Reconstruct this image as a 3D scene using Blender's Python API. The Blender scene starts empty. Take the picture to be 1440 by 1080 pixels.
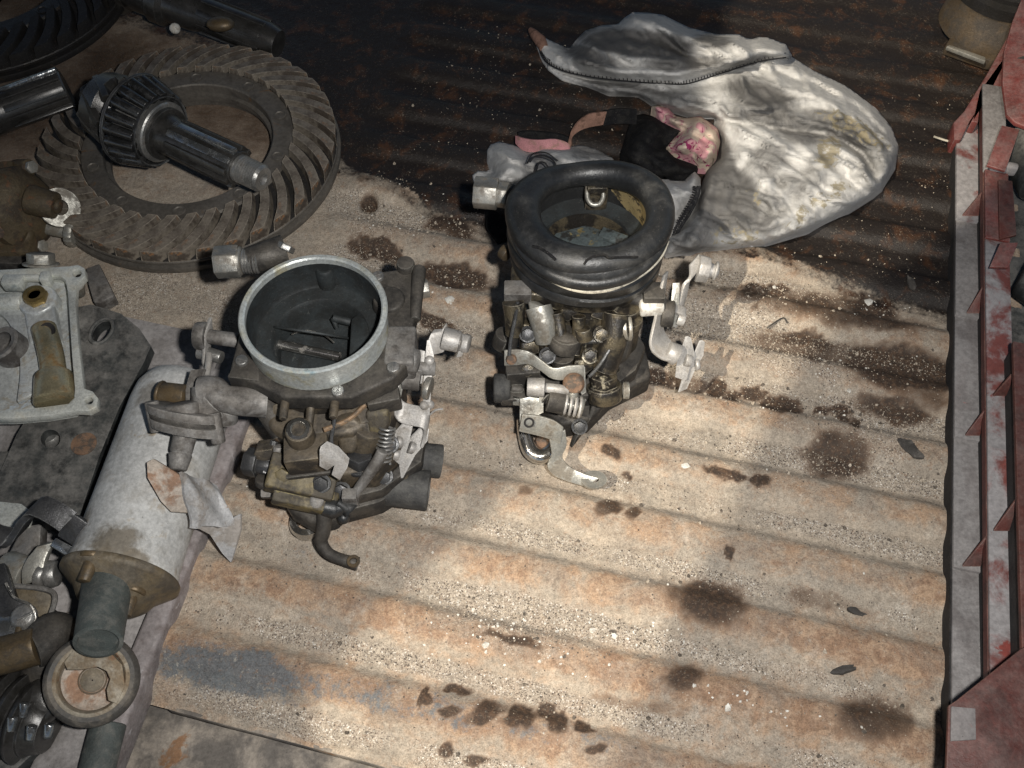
import bpy, bmesh, math, random
import numpy as np
from mathutils import Vector, Matrix
random.seed(7); RNG = np.random.default_rng(7)
V = Vector; R = math.radians
sc = bpy.context.scene
C = sc.collection

# ------------------------------------------------------------------ camera
H = .59; EL = R(57); F = 1407.0
cam = bpy.data.cameras.new('camera'); cam.sensor_width = 36; cam.lens = 36*F/1440
cam.clip_start = .01; cam.clip_end = 100
co = bpy.data.objects.new('camera', cam); C.objects.link(co)
co.location = (0, 0, H); co.rotation_euler = (math.pi/2-EL, 0, 0); sc.camera = co
# ------------------------------------------------------------------ light
wd = bpy.data.worlds.new('World'); sc.world = wd; wd.use_nodes = True
bg = wd.node_tree.nodes['Background']
sky = wd.node_tree.nodes.new('ShaderNodeTexSky'); sky.sky_type = 'NISHITA'; sky.sun_disc = False
sky.sun_elevation = R(50); sky.sun_rotation = R(222)
wd.node_tree.links.new(sky.outputs[0], bg.inputs[0]); bg.inputs[1].default_value = .05
SUN = V((.62, .56, -1.0)).normalized()            # direction the sunlight travels
sl = bpy.data.lights.new('sun', 'SUN'); sl.energy = 3.3; sl.angle = R(.53); sl.color = (1, .9, .74)
so = bpy.data.objects.new('sun', sl); C.objects.link(so); so.rotation_euler = SUN.to_track_quat('-Z', 'Y').to_euler()
fl = bpy.data.lights.new('camera_flash', 'SPOT'); fl.spot_size = R(98); fl.spot_blend = 1.0; fl.shadow_soft_size = .011
fl.energy = 20.0; fl.color = (1, .975, .94)
fo = bpy.data.objects.new('camera_flash', fl); C.objects.link(fo)
fo.location = (.062, .012, H+.022)
fo.rotation_euler = (V((.05, .34, 0))-fo.location).to_track_quat('-Z', 'Y').to_euler()
sc.view_settings.view_transform = 'Standard'; sc.view_settings.look = 'None'
sc.view_settings.exposure = 0; sc.view_settings.gamma = 1
sc.cycles.use_denoising = True; sc.cycles.max_bounces = 6

# ------------------------------------------------------------------ pixel / bed frames
def ray(px, py):
    u = (px-720)/F; v = (540-py)/F
    return V((u, math.cos(EL)+v*math.sin(EL), -math.sin(EL)+v*math.cos(EL)))
def P(px, py, z=0.0):
    d = ray(px, py); return V((0, 0, H))+d*((H-z)/-d.z)
def PY(px, py, Y):
    d = ray(px, py); return V((0, 0, H))+d*(Y/d.y)
AW = R(14); WD = V((math.sin(AW), math.cos(AW), 0)); CD = V((math.cos(AW), -math.sin(AW), 0)); UP = V((0, 0, 1))
def W(s, t, z=0.0): return WD*s+CD*t+UP*z
def ST(px, py, z=0.0):
    p = P(px, py, z); return p.dot(WD), p.dot(CD)
def project(x, y, z):
    dx, dy, dz = x, y, z-H
    dep = dy*math.cos(EL)-dz*math.sin(EL); up = dy*math.sin(EL)+dz*math.cos(EL)
    return 720+F*dx/dep, 540-F*up/dep

# ------------------------------------------------------------------ numpy noise
def vnoise(x, y, seed=0):
    r = np.random.default_rng(seed); T = r.random((256, 256))
    xi = np.floor(x).astype(int); yi = np.floor(y).astype(int); fx = x-xi; fy = y-yi
    fx = fx*fx*(3-2*fx); fy = fy*fy*(3-2*fy)
    a = T[xi & 255, yi & 255]; b = T[(xi+1) & 255, yi & 255]; c = T[xi & 255, (yi+1) & 255]; d = T[(xi+1) & 255, (yi+1) & 255]
    return (a*(1-fx)+b*fx)*(1-fy)+(c*(1-fx)+d*fx)*fy
def fbm(x, y, o=4, seed=0):
    s = 0; a = .5; n = 0
    for i in range(o):
        s = s+a*vnoise(x*2**i+i*17.3, y*2**i+i*9.1, seed+i); n += a; a *= .55
    return s/n
def smooth(a, b, x):
    t = np.clip((x-a)/(b-a), 0, 1); return t*t*(3-2*t)

# ------------------------------------------------------------------ materials
def nd(nt, typ, **kw):
    n = nt.nodes.new(typ)
    for k, v in kw.items():
        if k.startswith('i_'): n.inputs[int(k[2:])].default_value = v
        else: setattr(n, k, v)
    return n
def L(nt, a, b): nt.links.new(a, b)
def noise(nt, vec, scale, detail=6, rough=.6, dist=0.0):
    n = nt.nodes.new('ShaderNodeTexNoise'); n.inputs['Scale'].default_value = scale; n.inputs['Detail'].default_value = detail
    n.inputs['Roughness'].default_value = rough; n.inputs['Distortion'].default_value = dist
    if vec is not None: L(nt, vec, n.inputs['Vector'])
    return n.outputs['Fac']
def step(nt, val, a, b, o0=0.0, o1=1.0):
    m = nt.nodes.new('ShaderNodeMapRange'); m.interpolation_type = 'SMOOTHSTEP'
    L(nt, val, m.inputs[0]); m.inputs[1].default_value = a; m.inputs[2].default_value = b
    m.inputs[3].default_value = o0; m.inputs[4].default_value = o1
    return m.outputs[0]
def mixc(nt, fac, a, b):
    m = nt.nodes.new('ShaderNodeMix'); m.data_type = 'RGBA'
    if isinstance(fac, (int, float)): m.inputs[0].default_value = fac
    else: L(nt, fac, m.inputs[0])
    for s, v in ((6, a), (7, b)):
        if isinstance(v, tuple): m.inputs[s].default_value = (*v[:3], 1)
        else: L(nt, v, m.inputs[s])
    return m.outputs[2]
def math_(nt, op, a, b=None):
    m = nt.nodes.new('ShaderNodeMath'); m.operation = op
    for i, v in enumerate((a, b)):
        if v is None: continue
        if isinstance(v, (int, float)): m.inputs[i].default_value = v
        else: L(nt, v, m.inputs[i])
    return m.outputs[0]
def start(name):
    m = bpy.data.materials.new(name); m.use_nodes = True; nt = m.node_tree
    return m, nt, nt.nodes['Principled BSDF'], nd(nt, 'ShaderNodeTexCoord').outputs['Object']
def bump(nt, b, hgt, dist, strength=1.0):
    n = nt.nodes.new('ShaderNodeBump'); n.inputs['Distance'].default_value = dist; n.inputs['Strength'].default_value = strength
    L(nt, hgt, n.inputs['Height']); L(nt, n.outputs[0], b.inputs['Normal'])
M = {}
def grimy(name, base, dirt, lo=.45, hi=.6, scale=90, metallic=.4, rough=.5, rough_dirt=.8, bmp=.0004, dust=None, dustamt=.6, third=None, tlo=.6, thi=.66, tscale=160, spec=.5, edge=None, edgeamt=.6, speck=.5, spots=()):
    m, nt, b, v = start(name)
    n1 = noise(nt, v, scale, 9, .65, .3); f = step(nt, n1, lo, hi)
    fine = noise(nt, v, scale*9, 5, .7)
    col = mixc(nt, f, base, dirt)
    if third is not None:
        n3 = noise(nt, v, tscale, 7, .65, .5); f3 = step(nt, n3, tlo, thi); col = mixc(nt, f3, col, third)
    if dust is not None:
        g = nd(nt, 'ShaderNodeNewGeometry'); sp = nd(nt, 'ShaderNodeSeparateXYZ'); L(nt, g.outputs['Normal'], sp.inputs[0])
        up = step(nt, sp.outputs[2], .1, .95); dn = step(nt, noise(nt, v, scale*1.7, 8, .7), .3, .65)
        fd = math_(nt, 'MULTIPLY', math_(nt, 'MULTIPLY', up, dn), dustamt); col = mixc(nt, fd, col, dust)
    for pos, rad, sc_ in spots:
        dn_ = nd(nt, 'ShaderNodeVectorMath', operation='DISTANCE'); L(nt, v, dn_.inputs[0]); dn_.inputs[1].default_value = pos
        q_ = math_(nt, 'SUBTRACT', math_(nt, 'DIVIDE', dn_.outputs['Value'], rad), math_(nt, 'MULTIPLY', math_(nt, 'SUBTRACT', noise(nt, v, 90, 7, .7, .5), .5), 1.4))
        col = mixc(nt, step(nt, q_, 1.0, .55, 0, .85), col, sc_)
    if edge is not None:
        bv = nd(nt, 'ShaderNodeBevel', samples=3); bv.inputs['Radius'].default_value = .0011
        gg = nd(nt, 'ShaderNodeNewGeometry'); dt = nd(nt, 'ShaderNodeVectorMath', operation='DOT_PRODUCT'); L(nt, bv.outputs[0], dt.inputs[0]); L(nt, gg.outputs['Normal'], dt.inputs[1])
        ef = math_(nt, 'MULTIPLY', step(nt, dt.outputs['Value'], .99, .86), step(nt, noise(nt, v, scale*2.3, 6, .7), .38, .6, .15, edgeamt)); col = mixc(nt, ef, col, edge)
    if speck:
        sk = step(nt, noise(nt, v, 1500, 3, .6), .66, .72); col = mixc(nt, math_(nt, 'MULTIPLY', sk, speck), col, (.3,.27,.23))
        pit = step(nt, noise(nt, v, 620, 4, .65), .36, .28); col = mixc(nt, math_(nt, 'MULTIPLY', pit, speck*1.1), col, (.02,.018,.015))
    hv = nt.nodes.new('ShaderNodeHueSaturation'); L(nt, col, hv.inputs['Color']); L(nt, step(nt, math_(nt, 'ADD', math_(nt, 'MULTIPLY', fine, .5), math_(nt, 'MULTIPLY', noise(nt, v, scale*.45, 4, .6), .5)), .3, .7, .62, 1.36), hv.inputs['Value'])
    L(nt, hv.outputs[0], b.inputs['Base Color'])
    met = step(nt, n1, lo, hi, metallic, metallic*.15); L(nt, met, b.inputs['Metallic'])
    L(nt, step(nt, n1, lo-.05, hi+.05, rough, rough_dirt), b.inputs['Roughness'])
    b.inputs['Specular IOR Level'].default_value = spec
    h = math_(nt, 'ADD', math_(nt, 'MULTIPLY', fine, .5), n1); bump(nt, b, h, bmp)
    M[name] = m; return m
grimy('cast_brown', (.12,.096,.066), (.02,.016,.012), .40, .58, 62, .35, .45, .75, .0006, dust=(.17,.145,.115), dustamt=.38, third=(.2,.145,.06), tlo=.64, thi=.72, tscale=60, edge=(.34,.29,.2), edgeamt=.75)
grimy('cast_dark', (.065,.059,.051), (.018,.016,.014), .4, .58, 62, .3, .5, .8, .0006, dust=(.15,.132,.11), dustamt=.36, edge=(.26,.25,.22), edgeamt=.7)
grimy('cast_yellow', (.16,.125,.055), (.04,.032,.022), .42, .56, 60, .25, .5, .8, .0006, dust=(.13,.115,.09), dustamt=.6, third=(.34,.27,.09), tlo=.62, thi=.68, tscale=80, edge=(.4,.33,.15), edgeamt=.8)
grimy('cast_grey', (.2,.192,.182), (.06,.053,.047), .42, .6, 70, .3, .55, .8, .0005, dust=(.27,.25,.225), dustamt=.5, edge=(.42,.41,.39), edgeamt=.6)
grimy('cast_oily', (.13,.108,.072), (.016,.014,.012), .4, .55, 65, .55, .26, .36, .0006, third=(.3,.27,.2), tlo=.6, thi=.68, tscale=70, edge=(.42,.38,.3), edgeamt=.8)
grimy('zinc_ring', (.5,.525,.51), (.3,.27,.17), .47, .7, 60, .4, .3, .5, .0002, third=(.3,.4,.42), tlo=.56, thi=.7, tscale=40)
grimy('throat', (.032,.038,.04), (.015,.017,.017), .4, .6, 80, .2, .55, .7, .0003, third=(.11,.12,.115), tlo=.64, thi=.75, tscale=120)
grimy('throat_teal', (.14,.17,.175), (.03,.03,.028), .48, .6, 70, .5, .35, .5, .0003, third=(.3,.24,.11), tlo=.6, thi=.68, tscale=90)
grimy('throat_stain', (.36,.28,.14), (.05,.04,.025), .5, .58, 160, .3, .4, .6, .0004)
grimy('lever_white', (.4,.385,.365), (.2,.18,.155), .5, .68, 110, .35, .5, .75, .0003, dust=(.42,.39,.35), dustamt=.5, edge=(.55,.53,.5), edgeamt=.6)
grimy('lever_zinc', (.38,.37,.33), (.17,.15,.12), .46, .62, 90, .6, .38, .6, .0003, edge=(.58,.56,.5), edgeamt=.7)
grimy('steel', (.33,.325,.31), (.12,.11,.1), .48, .64, 110, .75, .36, .6, .0003)
grimy('steel_nut', (.34,.33,.3), (.15,.13,.105), .46, .66, 130, .7, .36, .6, .0003, dust=(.28,.25,.21), dustamt=.35, edge=(.6,.58,.52), edgeamt=.8)
grimy('dark_steel', (.07,.07,.072), (.03,.03,.03), .45, .6, 100, .6, .35, .6, .0003, edge=(.3,.3,.29), edgeamt=.7)
grimy('chrome', (.6,.58,.54), (.2,.18,.15), .55, .68, 120, .95, .16, .4, .0001)
grimy('rubber', (.016,.0165,.017), (.042,.041,.039), .5, .72, 45, 0, .37, .58, .0005, spec=.6)
grimy('rubber_dusty', (.03,.03,.03), (.065,.063,.058), .4, .65, 90, 0, .7, .8, .0005, dust=(.13,.125,.115), dustamt=.5)
grimy('hose_green', (.06,.07,.066), (.105,.108,.098), .45, .65, 120, 0, .7, .85, .0005)
grimy('cord_white', (.5,.46,.37), (.2,.18,.15), .5, .65, 200, 0, .7, .8, .0003)
grimy('brass', (.42,.3,.12), (.14,.1,.05), .5, .65, 150, .8, .3, .5, .0002)
grimy('brass_dark', (.14,.1,.055), (.06,.046,.03), .42, .62, 110, .45, .42, .5, .0003)
grimy('copper_dirty', (.26,.17,.1), (.1,.08,.06), .45, .6, 120, .3, .6, .8, .0003)
grimy('rust_screw', (.2,.12,.075), (.09,.07,.055), .45, .6, 200, .1, .8, .9, .0004)
grimy('gear_rust', (.225,.195,.157), (.06,.047,.036), .44, .58, 48, .35, .5, .75, .0006, dust=(.2,.17,.14), dustamt=.45, third=(.26,.125,.05), tlo=.58, thi=.7, tscale=42, edge=(.42,.37,.3), edgeamt=.9)
grimy('gear_grey', (.135,.122,.105), (.06,.053,.045), .45, .65, 40, .35, .55, .75, .0005, third=(.17,.1,.05), tlo=.62, thi=.72, tscale=70)
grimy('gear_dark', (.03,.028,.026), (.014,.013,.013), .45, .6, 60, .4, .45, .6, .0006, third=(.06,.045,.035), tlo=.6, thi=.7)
grimy('oily_steel', (.075,.072,.068), (.02,.019,.017), .42, .6, 75, .6, .27, .36, .0002, spec=.8, edge=(.16,.16,.16), edgeamt=.7)
grimy('bright_oily', (.33,.34,.34), (.05,.05,.05), .5, .62, 120, .85, .2, .3, .0002)
grimy('roller', (.1,.1,.1), (.03,.03,.03), .5, .64, 90, .85, .24, .35, .0001)
grimy('zinc_cover', (.62,.63,.58), (.44,.41,.33), .5, .75, 70, .3, .4, .55, .0004, third=(.36,.4,.4), tlo=.58, thi=.7, tscale=50, edge=(.62,.62,.57), edgeamt=.6)
grimy('zinc_inner', (.56,.58,.57), (.28,.22,.13), .52, .7, 50, .3, .34, .4, .0004, third=(.45,.5,.54), tlo=.58, thi=.68, tscale=50)
grimy('varnish', (.42,.37,.24), (.2,.13,.06), .46, .66, 90, .65, .2, .25, .0003)
grimy('pump_rust', (.1,.075,.042), (.05,.036,.022), .45, .6, 80, .2, .55, .75, .0008, third=(.13,.065,.03), tlo=.56, thi=.66)
grimy('plate_dark', (.05,.054,.053), (.014,.015,.015), .42, .6, 55, .15, .5, .65, .0004, dust=(.19,.18,.165), dustamt=.75, third=(.26,.25,.23), tlo=.6, thi=.72, tscale=26, edge=(.2,.2,.19), edgeamt=.6)
grimy('can_white', (.5,.5,.485), (.33,.315,.285), .46, .68, 40, .05, .6, .8, .0004, third=(.34,.28,.2), tlo=.6, thi=.72, tscale=60, spots=[(tuple(P(*q)-V((P(258, 560, .034).x, P(258, 560, .034).y, 0))), r_, c_) for q, r_, c_ in (((165, 765, .062), .016, (.14,.115,.08)), ((150, 790, .055), .014, (.16,.13,.09)), ((190, 790, .06), .010, (.18,.15,.11)), ((230, 705, .065), .010, (.32,.25,.16)), ((215, 560, .06), .012, (.25,.23,.2)), ((130, 740, .05), .012, (.24,.22,.19)))])
grimy('cap_brown', (.14,.105,.06), (.07,.056,.04), .42, .62, 55, .2, .5, .75, .0005, dust=(.25,.22,.17), dustamt=.5)
grimy('rail_purple', (.27,.242,.238), (.18,.152,.145), .45, .62, 45, .1, .6, .8, .0004, third=(.48,.46,.46), tlo=.6, thi=.7, tscale=50)
grimy('sill_grey', (.33,.31,.3), (.2,.185,.175), .42, .62, 35, .05, .75, .85, .0006, third=(.14,.12,.105), tlo=.66, thi=.74, tscale=80)
grimy('foil_white', (.42,.42,.42), (.28,.255,.23), .45, .6, 60, .15, .5, .75, .0005, third=(.3,.2,.14), tlo=.64, thi=.72)
grimy('tab_rusty', (.42,.36,.3), (.28,.17,.11), .45, .58, 60, .05, .6, .8, .0005)
grimy('cup_rim', (.085,.08,.073), (.16,.14,.115), .45, .62, 60, .25, .6, .8, .0005)
grimy('cup_face', (.33,.29,.225), (.2,.15,.095), .42, .6, 70, .15, .6, .8, .0006, third=(.2,.1,.05), tlo=.56, thi=.66, tscale=75)
grimy('red_paint', (.165,.04,.034), (.11,.032,.027), .45, .62, 50, 0, .5, .65, .0006, dust=(.24,.2,.19), dustamt=.4, third=(.36,.3,.29), tlo=.64, thi=.72, tscale=55, edge=(.36,.3,.29), edgeamt=.6)
grimy('red_dark', (.098,.026,.02), (.06,.02,.016), .45, .62, 45, 0, .5, .65, .0006, dust=(.2,.155,.14), dustamt=.35, third=(.25,.2,.19), tlo=.68, thi=.75, tscale=70, edge=(.28,.16,.12), edgeamt=.6)
grimy('red_grey', (.3,.285,.285), (.17,.055,.047), .46, .6, 26, 0, .55, .6, .0005, third=(.22,.045,.035), tlo=.64, thi=.7, tscale=55)
grimy('grey_paint', (.25,.236,.23), (.18,.165,.16), .45, .62, 40, 0, .6, .75, .0004, third=(.32,.1,.08), tlo=.67, thi=.74, tscale=40)
grimy('dark_gap', (.022,.019,.018), (.012,.011,.011), .4, .6, 60, 0, .8, .9, .0004)
grimy('bronze_cast', (.11,.08,.05), (.05,.04,.03), .4, .6, 60, .4, .45, .7, .0005)
grimy('cloth_black', (.013,.013,.014), (.024,.023,.022), .45, .65, 160, 0, .9, .95, .0004, spec=.1)
grimy('thread_black', (.02,.02,.022), (.05,.05,.05), .5, .65, 300, 0, .9, .95, .0002, spec=.1)
grimy('strap_pink', (.46,.22,.23), (.3,.18,.15), .5, .66, 150, 0, .85, .9, .0003, spec=.15)
grimy('strap_tan', (.26,.15,.11), (.12,.07,.05), .5, .66, 150, 0, .85, .9, .0003, spec=.15)
grimy('mask_sheet', (.05,.055,.06), (.04,.045,.05), .4, .6, 5, 0, .8, .9, .0004)
grimy('chip_white', (.68,.66,.6), (.5,.46,.4), .45, .6, 300, 0, .8, .9, .0003)
grimy('flake_dark', (.05,.045,.04), (.1,.09,.08), .5, .65, 200, 0, .7, .8, .0003)
grimy('lower_floor', (.31,.27,.225), (.14,.125,.11), .4, .58, 38, .05, .8, .85, .001, third=(.25,.14,.075), tlo=.6, thi=.68, tscale=60)

def cloth_mat(name, base, dirt_c, stain_c):
    m, nt, b, v = start(name)
    a1 = nd(nt, 'ShaderNodeAttribute', attribute_name='dirt').outputs['Fac']
    a2 = nd(nt, 'ShaderNodeAttribute', attribute_name='stain').outputs['Fac']
    n = noise(nt, v, 38, 10, .72, .9); n2 = noise(nt, v, 130, 7, .65, .4)
    d = step(nt, math_(nt, 'ADD', math_(nt, 'MULTIPLY', a1, 1.25), math_(nt, 'MULTIPLY', math_(nt, 'SUBTRACT', n, .49), 1.2)), .05, 1.0)
    s = step(nt, math_(nt, 'ADD', a2, math_(nt, 'MULTIPLY', math_(nt, 'SUBTRACT', n2, .5), 1.5)), .42, .62)
    col = mixc(nt, d, base, dirt_c); col = mixc(nt, math_(nt, 'MULTIPLY', s, .85), col, stain_c)
    fl_ = step(nt, n2, .3, .7, .88, 1.08); hv = nt.nodes.new('ShaderNodeHueSaturation'); L(nt, col, hv.inputs['Color']); L(nt, fl_, hv.inputs['Value'])
    L(nt, hv.outputs[0], b.inputs['Base Color']); b.inputs['Roughness'].default_value = .9; b.inputs['Specular IOR Level'].default_value = .15
    w1 = noise(nt, v, 2600, 2, .5); w2 = noise(nt, v, 180, 5, .6)
    bump(nt, b, math_(nt, 'ADD', math_(nt, 'MULTIPLY', w1, .25), w2), .0012)
    M[name] = m
cloth_mat('cloth_white', (.56,.55,.53), (.13,.126,.122), (.25,.215,.14))
def floral():
    m, nt, b, v = start('cloth_floral')
    w = nd(nt, 'ShaderNodeTexNoise'); w.inputs['Scale'].default_value = 110; w.inputs['Detail'].default_value = 3; w.inputs['Distortion'].default_value = 1.6; L(nt, v, w.inputs['Vector'])
    n2 = noise(nt, v, 70, 3, .5, .8)
    c1 = mixc(nt, step(nt, n2, .5, .56), (.62,.5,.4), (.58,.3,.32)); col = mixc(nt, step(nt, w.outputs['Fac'], .6, .64), c1, (.3,.04,.12))
    L(nt, col, b.inputs['Base Color']); b.inputs['Roughness'].default_value = .9; b.inputs['Specular IOR Level'].default_value = .15
    bump(nt, b, noise(nt, v, 300, 5, .6), .0008); M['cloth_floral'] = m
floral()

def floor_mat():
    m, nt, b, v = start('bed_floor')
    at = lambda n: nd(nt, 'ShaderNodeAttribute', attribute_name=n).outputs['Fac']
    oil, sand, blue, grey, rust, wet = at('oil'), at('sand'), at('blue'), at('grey'), at('rust'), at('wet')
    big = noise(nt, v, 13, 8, .65, .5); mid = noise(nt, v, 55, 9, .68, .4); fin = noise(nt, v, 320, 7, .7); gr = noise(nt, v, 1100, 4, .7)
    mp = nd(nt, 'ShaderNodeMapping'); mp.inputs['Rotation'].default_value = (0, 0, AW); mp.inputs['Scale'].default_value = (.22, 1, 1); L(nt, v, mp.inputs['Vector'])
    stk = noise(nt, mp.outputs[0], 75, 7, .65, .4)
    col = mixc(nt, step(nt, big, .36, .66), (.455,.383,.3), (.325,.28,.228))
    col = mixc(nt, step(nt, stk, .42, .68, 0, .75), col, (.3,.245,.19))
    rf = step(nt, math_(nt, 'ADD', math_(nt, 'MULTIPLY', rust, .55), math_(nt, 'MULTIPLY', math_(nt, 'SUBTRACT', mid, .5), 1.6)), .22, .62)
    col = mixc(nt, math_(nt, 'MULTIPLY', rf, .6), col, (.4,.235,.13))
    rf2 = step(nt, math_(nt, 'ADD', math_(nt, 'MULTIPLY', rust, .35), noise(nt, v, 85, 8, .7, .8)), .78, .95)
    col = mixc(nt, math_(nt, 'MULTIPLY', rf2, .6), col, (.21,.12,.075))
    gd = step(nt, noise(nt, v, 24, 9, .7, .6), .42, .66); col = mixc(nt, math_(nt, 'MULTIPLY', gd, .62), col, (.27,.24,.2))
    pale = step(nt, noise(nt, v, 30, 7, .65, .3), .56, .74); col = mixc(nt, math_(nt, 'MULTIPLY', pale, .6), col, (.53,.48,.41))
    bl = step(nt, math_(nt, 'ADD', blue, math_(nt, 'ADD', math_(nt, 'MULTIPLY', math_(nt, 'SUBTRACT', mid, .5), 1.6), math_(nt, 'MULTIPLY', math_(nt, 'SUBTRACT', fin, .5), 1.6))), .25, .75)
    col = mixc(nt, math_(nt, 'MULTIPLY', bl, .85), col, (.105,.125,.14))
    sf = step(nt, math_(nt, 'ADD', sand, math_(nt, 'MULTIPLY', math_(nt, 'SUBTRACT', mid, .5), 1.3)), .3, .7)
    vo = nd(nt, 'ShaderNodeTexVoronoi'); vo.inputs['Scale'].default_value = 1500; L(nt, v, vo.inputs['Vector'])
    cs = nd(nt, 'ShaderNodeSeparateColor'); L(nt, vo.outputs['Color'], cs.inputs[0])
    sc1 = mixc(nt, cs.outputs[0], (.23,.19,.155), (.52,.455,.37))
    sc1 = mixc(nt, step(nt, cs.outputs[1], .93, .95), sc1, (.75,.72,.66)); sc1 = mixc(nt, step(nt, cs.outputs[2], .88, .91), sc1, (.06,.05,.045))
    col = mixc(nt, math_(nt, 'MULTIPLY', sf, .75), col, sc1)
    gf = step(nt, math_(nt, 'ADD', grey, math_(nt, 'MULTIPLY', math_(nt, 'SUBTRACT', mid, .5), .8)), .35, .65)
    col = mixc(nt, math_(nt, 'MULTIPLY', gf, .7), col, mixc(nt, fin, (.2,.178,.16), (.39,.36,.335)))
    rsp = step(nt, noise(nt, v, 210, 8, .75, .3), .55, .68); col = mixc(nt, math_(nt, 'MULTIPLY', rsp, .55), col, (.27,.16,.095))
    psp = step(nt, noise(nt, v, 260, 8, .75, .2), .57, .68); col = mixc(nt, math_(nt, 'MULTIPLY', psp, .45), col, (.55,.5,.42))
    dsp = step(nt, noise(nt, v, 480, 6, .7), .62, .68); col = mixc(nt, math_(nt, 'MULTIPLY', dsp, .7), col, (.1,.078,.06))
    hv = nt.nodes.new('ShaderNodeHueSaturation'); L(nt, col, hv.inputs['Color']); L(nt, step(nt, math_(nt, 'ADD', math_(nt, 'MULTIPLY', fin, .45), math_(nt, 'MULTIPLY', gr, .55)), .33, .67, .6, 1.36), hv.inputs['Value'])
    of = step(nt, math_(nt, 'ADD', oil, math_(nt, 'ADD', math_(nt, 'MULTIPLY', math_(nt, 'SUBTRACT', fin, .5), .7), math_(nt, 'MULTIPLY', math_(nt, 'SUBTRACT', mid, .5), .5))), .22, .78)
    halo = step(nt, math_(nt, 'ADD', oil, math_(nt, 'MULTIPLY', math_(nt, 'SUBTRACT', mid, .5), .9)), .05, .6); hc = mixc(nt, math_(nt, 'MULTIPLY', halo, .55), hv.outputs[0], (.2,.125,.08))
    oc = mixc(nt, step(nt, fin, .42, .68), (.032,.021,.015), (.1,.058,.034)); oc = mixc(nt, math_(nt, 'MULTIPLY', step(nt, cs.outputs[1], .9, .93), .22), oc, (.33,.27,.2)); col2 = mixc(nt, math_(nt, 'MULTIPLY', of, .93), hc, oc)
    wf = step(nt, math_(nt, 'ADD', wet, math_(nt, 'ADD', math_(nt, 'MULTIPLY', math_(nt, 'SUBTRACT', fin, .5), .5), math_(nt, 'MULTIPLY', math_(nt, 'SUBTRACT', mid, .5), .5))), .35, .62)
    wc = mixc(nt, step(nt, mid, .5, .68), (.017,.013,.011), (.06,.028,.014))
    sparkle = math_(nt, 'MULTIPLY', step(nt, cs.outputs[1], .955, .97), step(nt, mid, .35, .6)); wc = mixc(nt, math_(nt, 'MULTIPLY', sparkle, .4), wc, (.26,.22,.17))
    col3 = mixc(nt, wf, col2, wc); L(nt, col3, b.inputs['Base Color'])
    rg = math_(nt, 'SUBTRACT', .88, math_(nt, 'MULTIPLY', wf, .36)); L(nt, math_(nt, 'SUBTRACT', rg, math_(nt, 'MULTIPLY', of, .22)), b.inputs['Roughness'])
    b.inputs['Specular IOR Level'].default_value = .35
    h = math_(nt, 'ADD', math_(nt, 'MULTIPLY', gr, .35), math_(nt, 'ADD', mid, math_(nt, 'MULTIPLY', fin, .6)))
    bump(nt, b, h, .0011); M['bed_floor'] = m
floor_mat()

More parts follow.
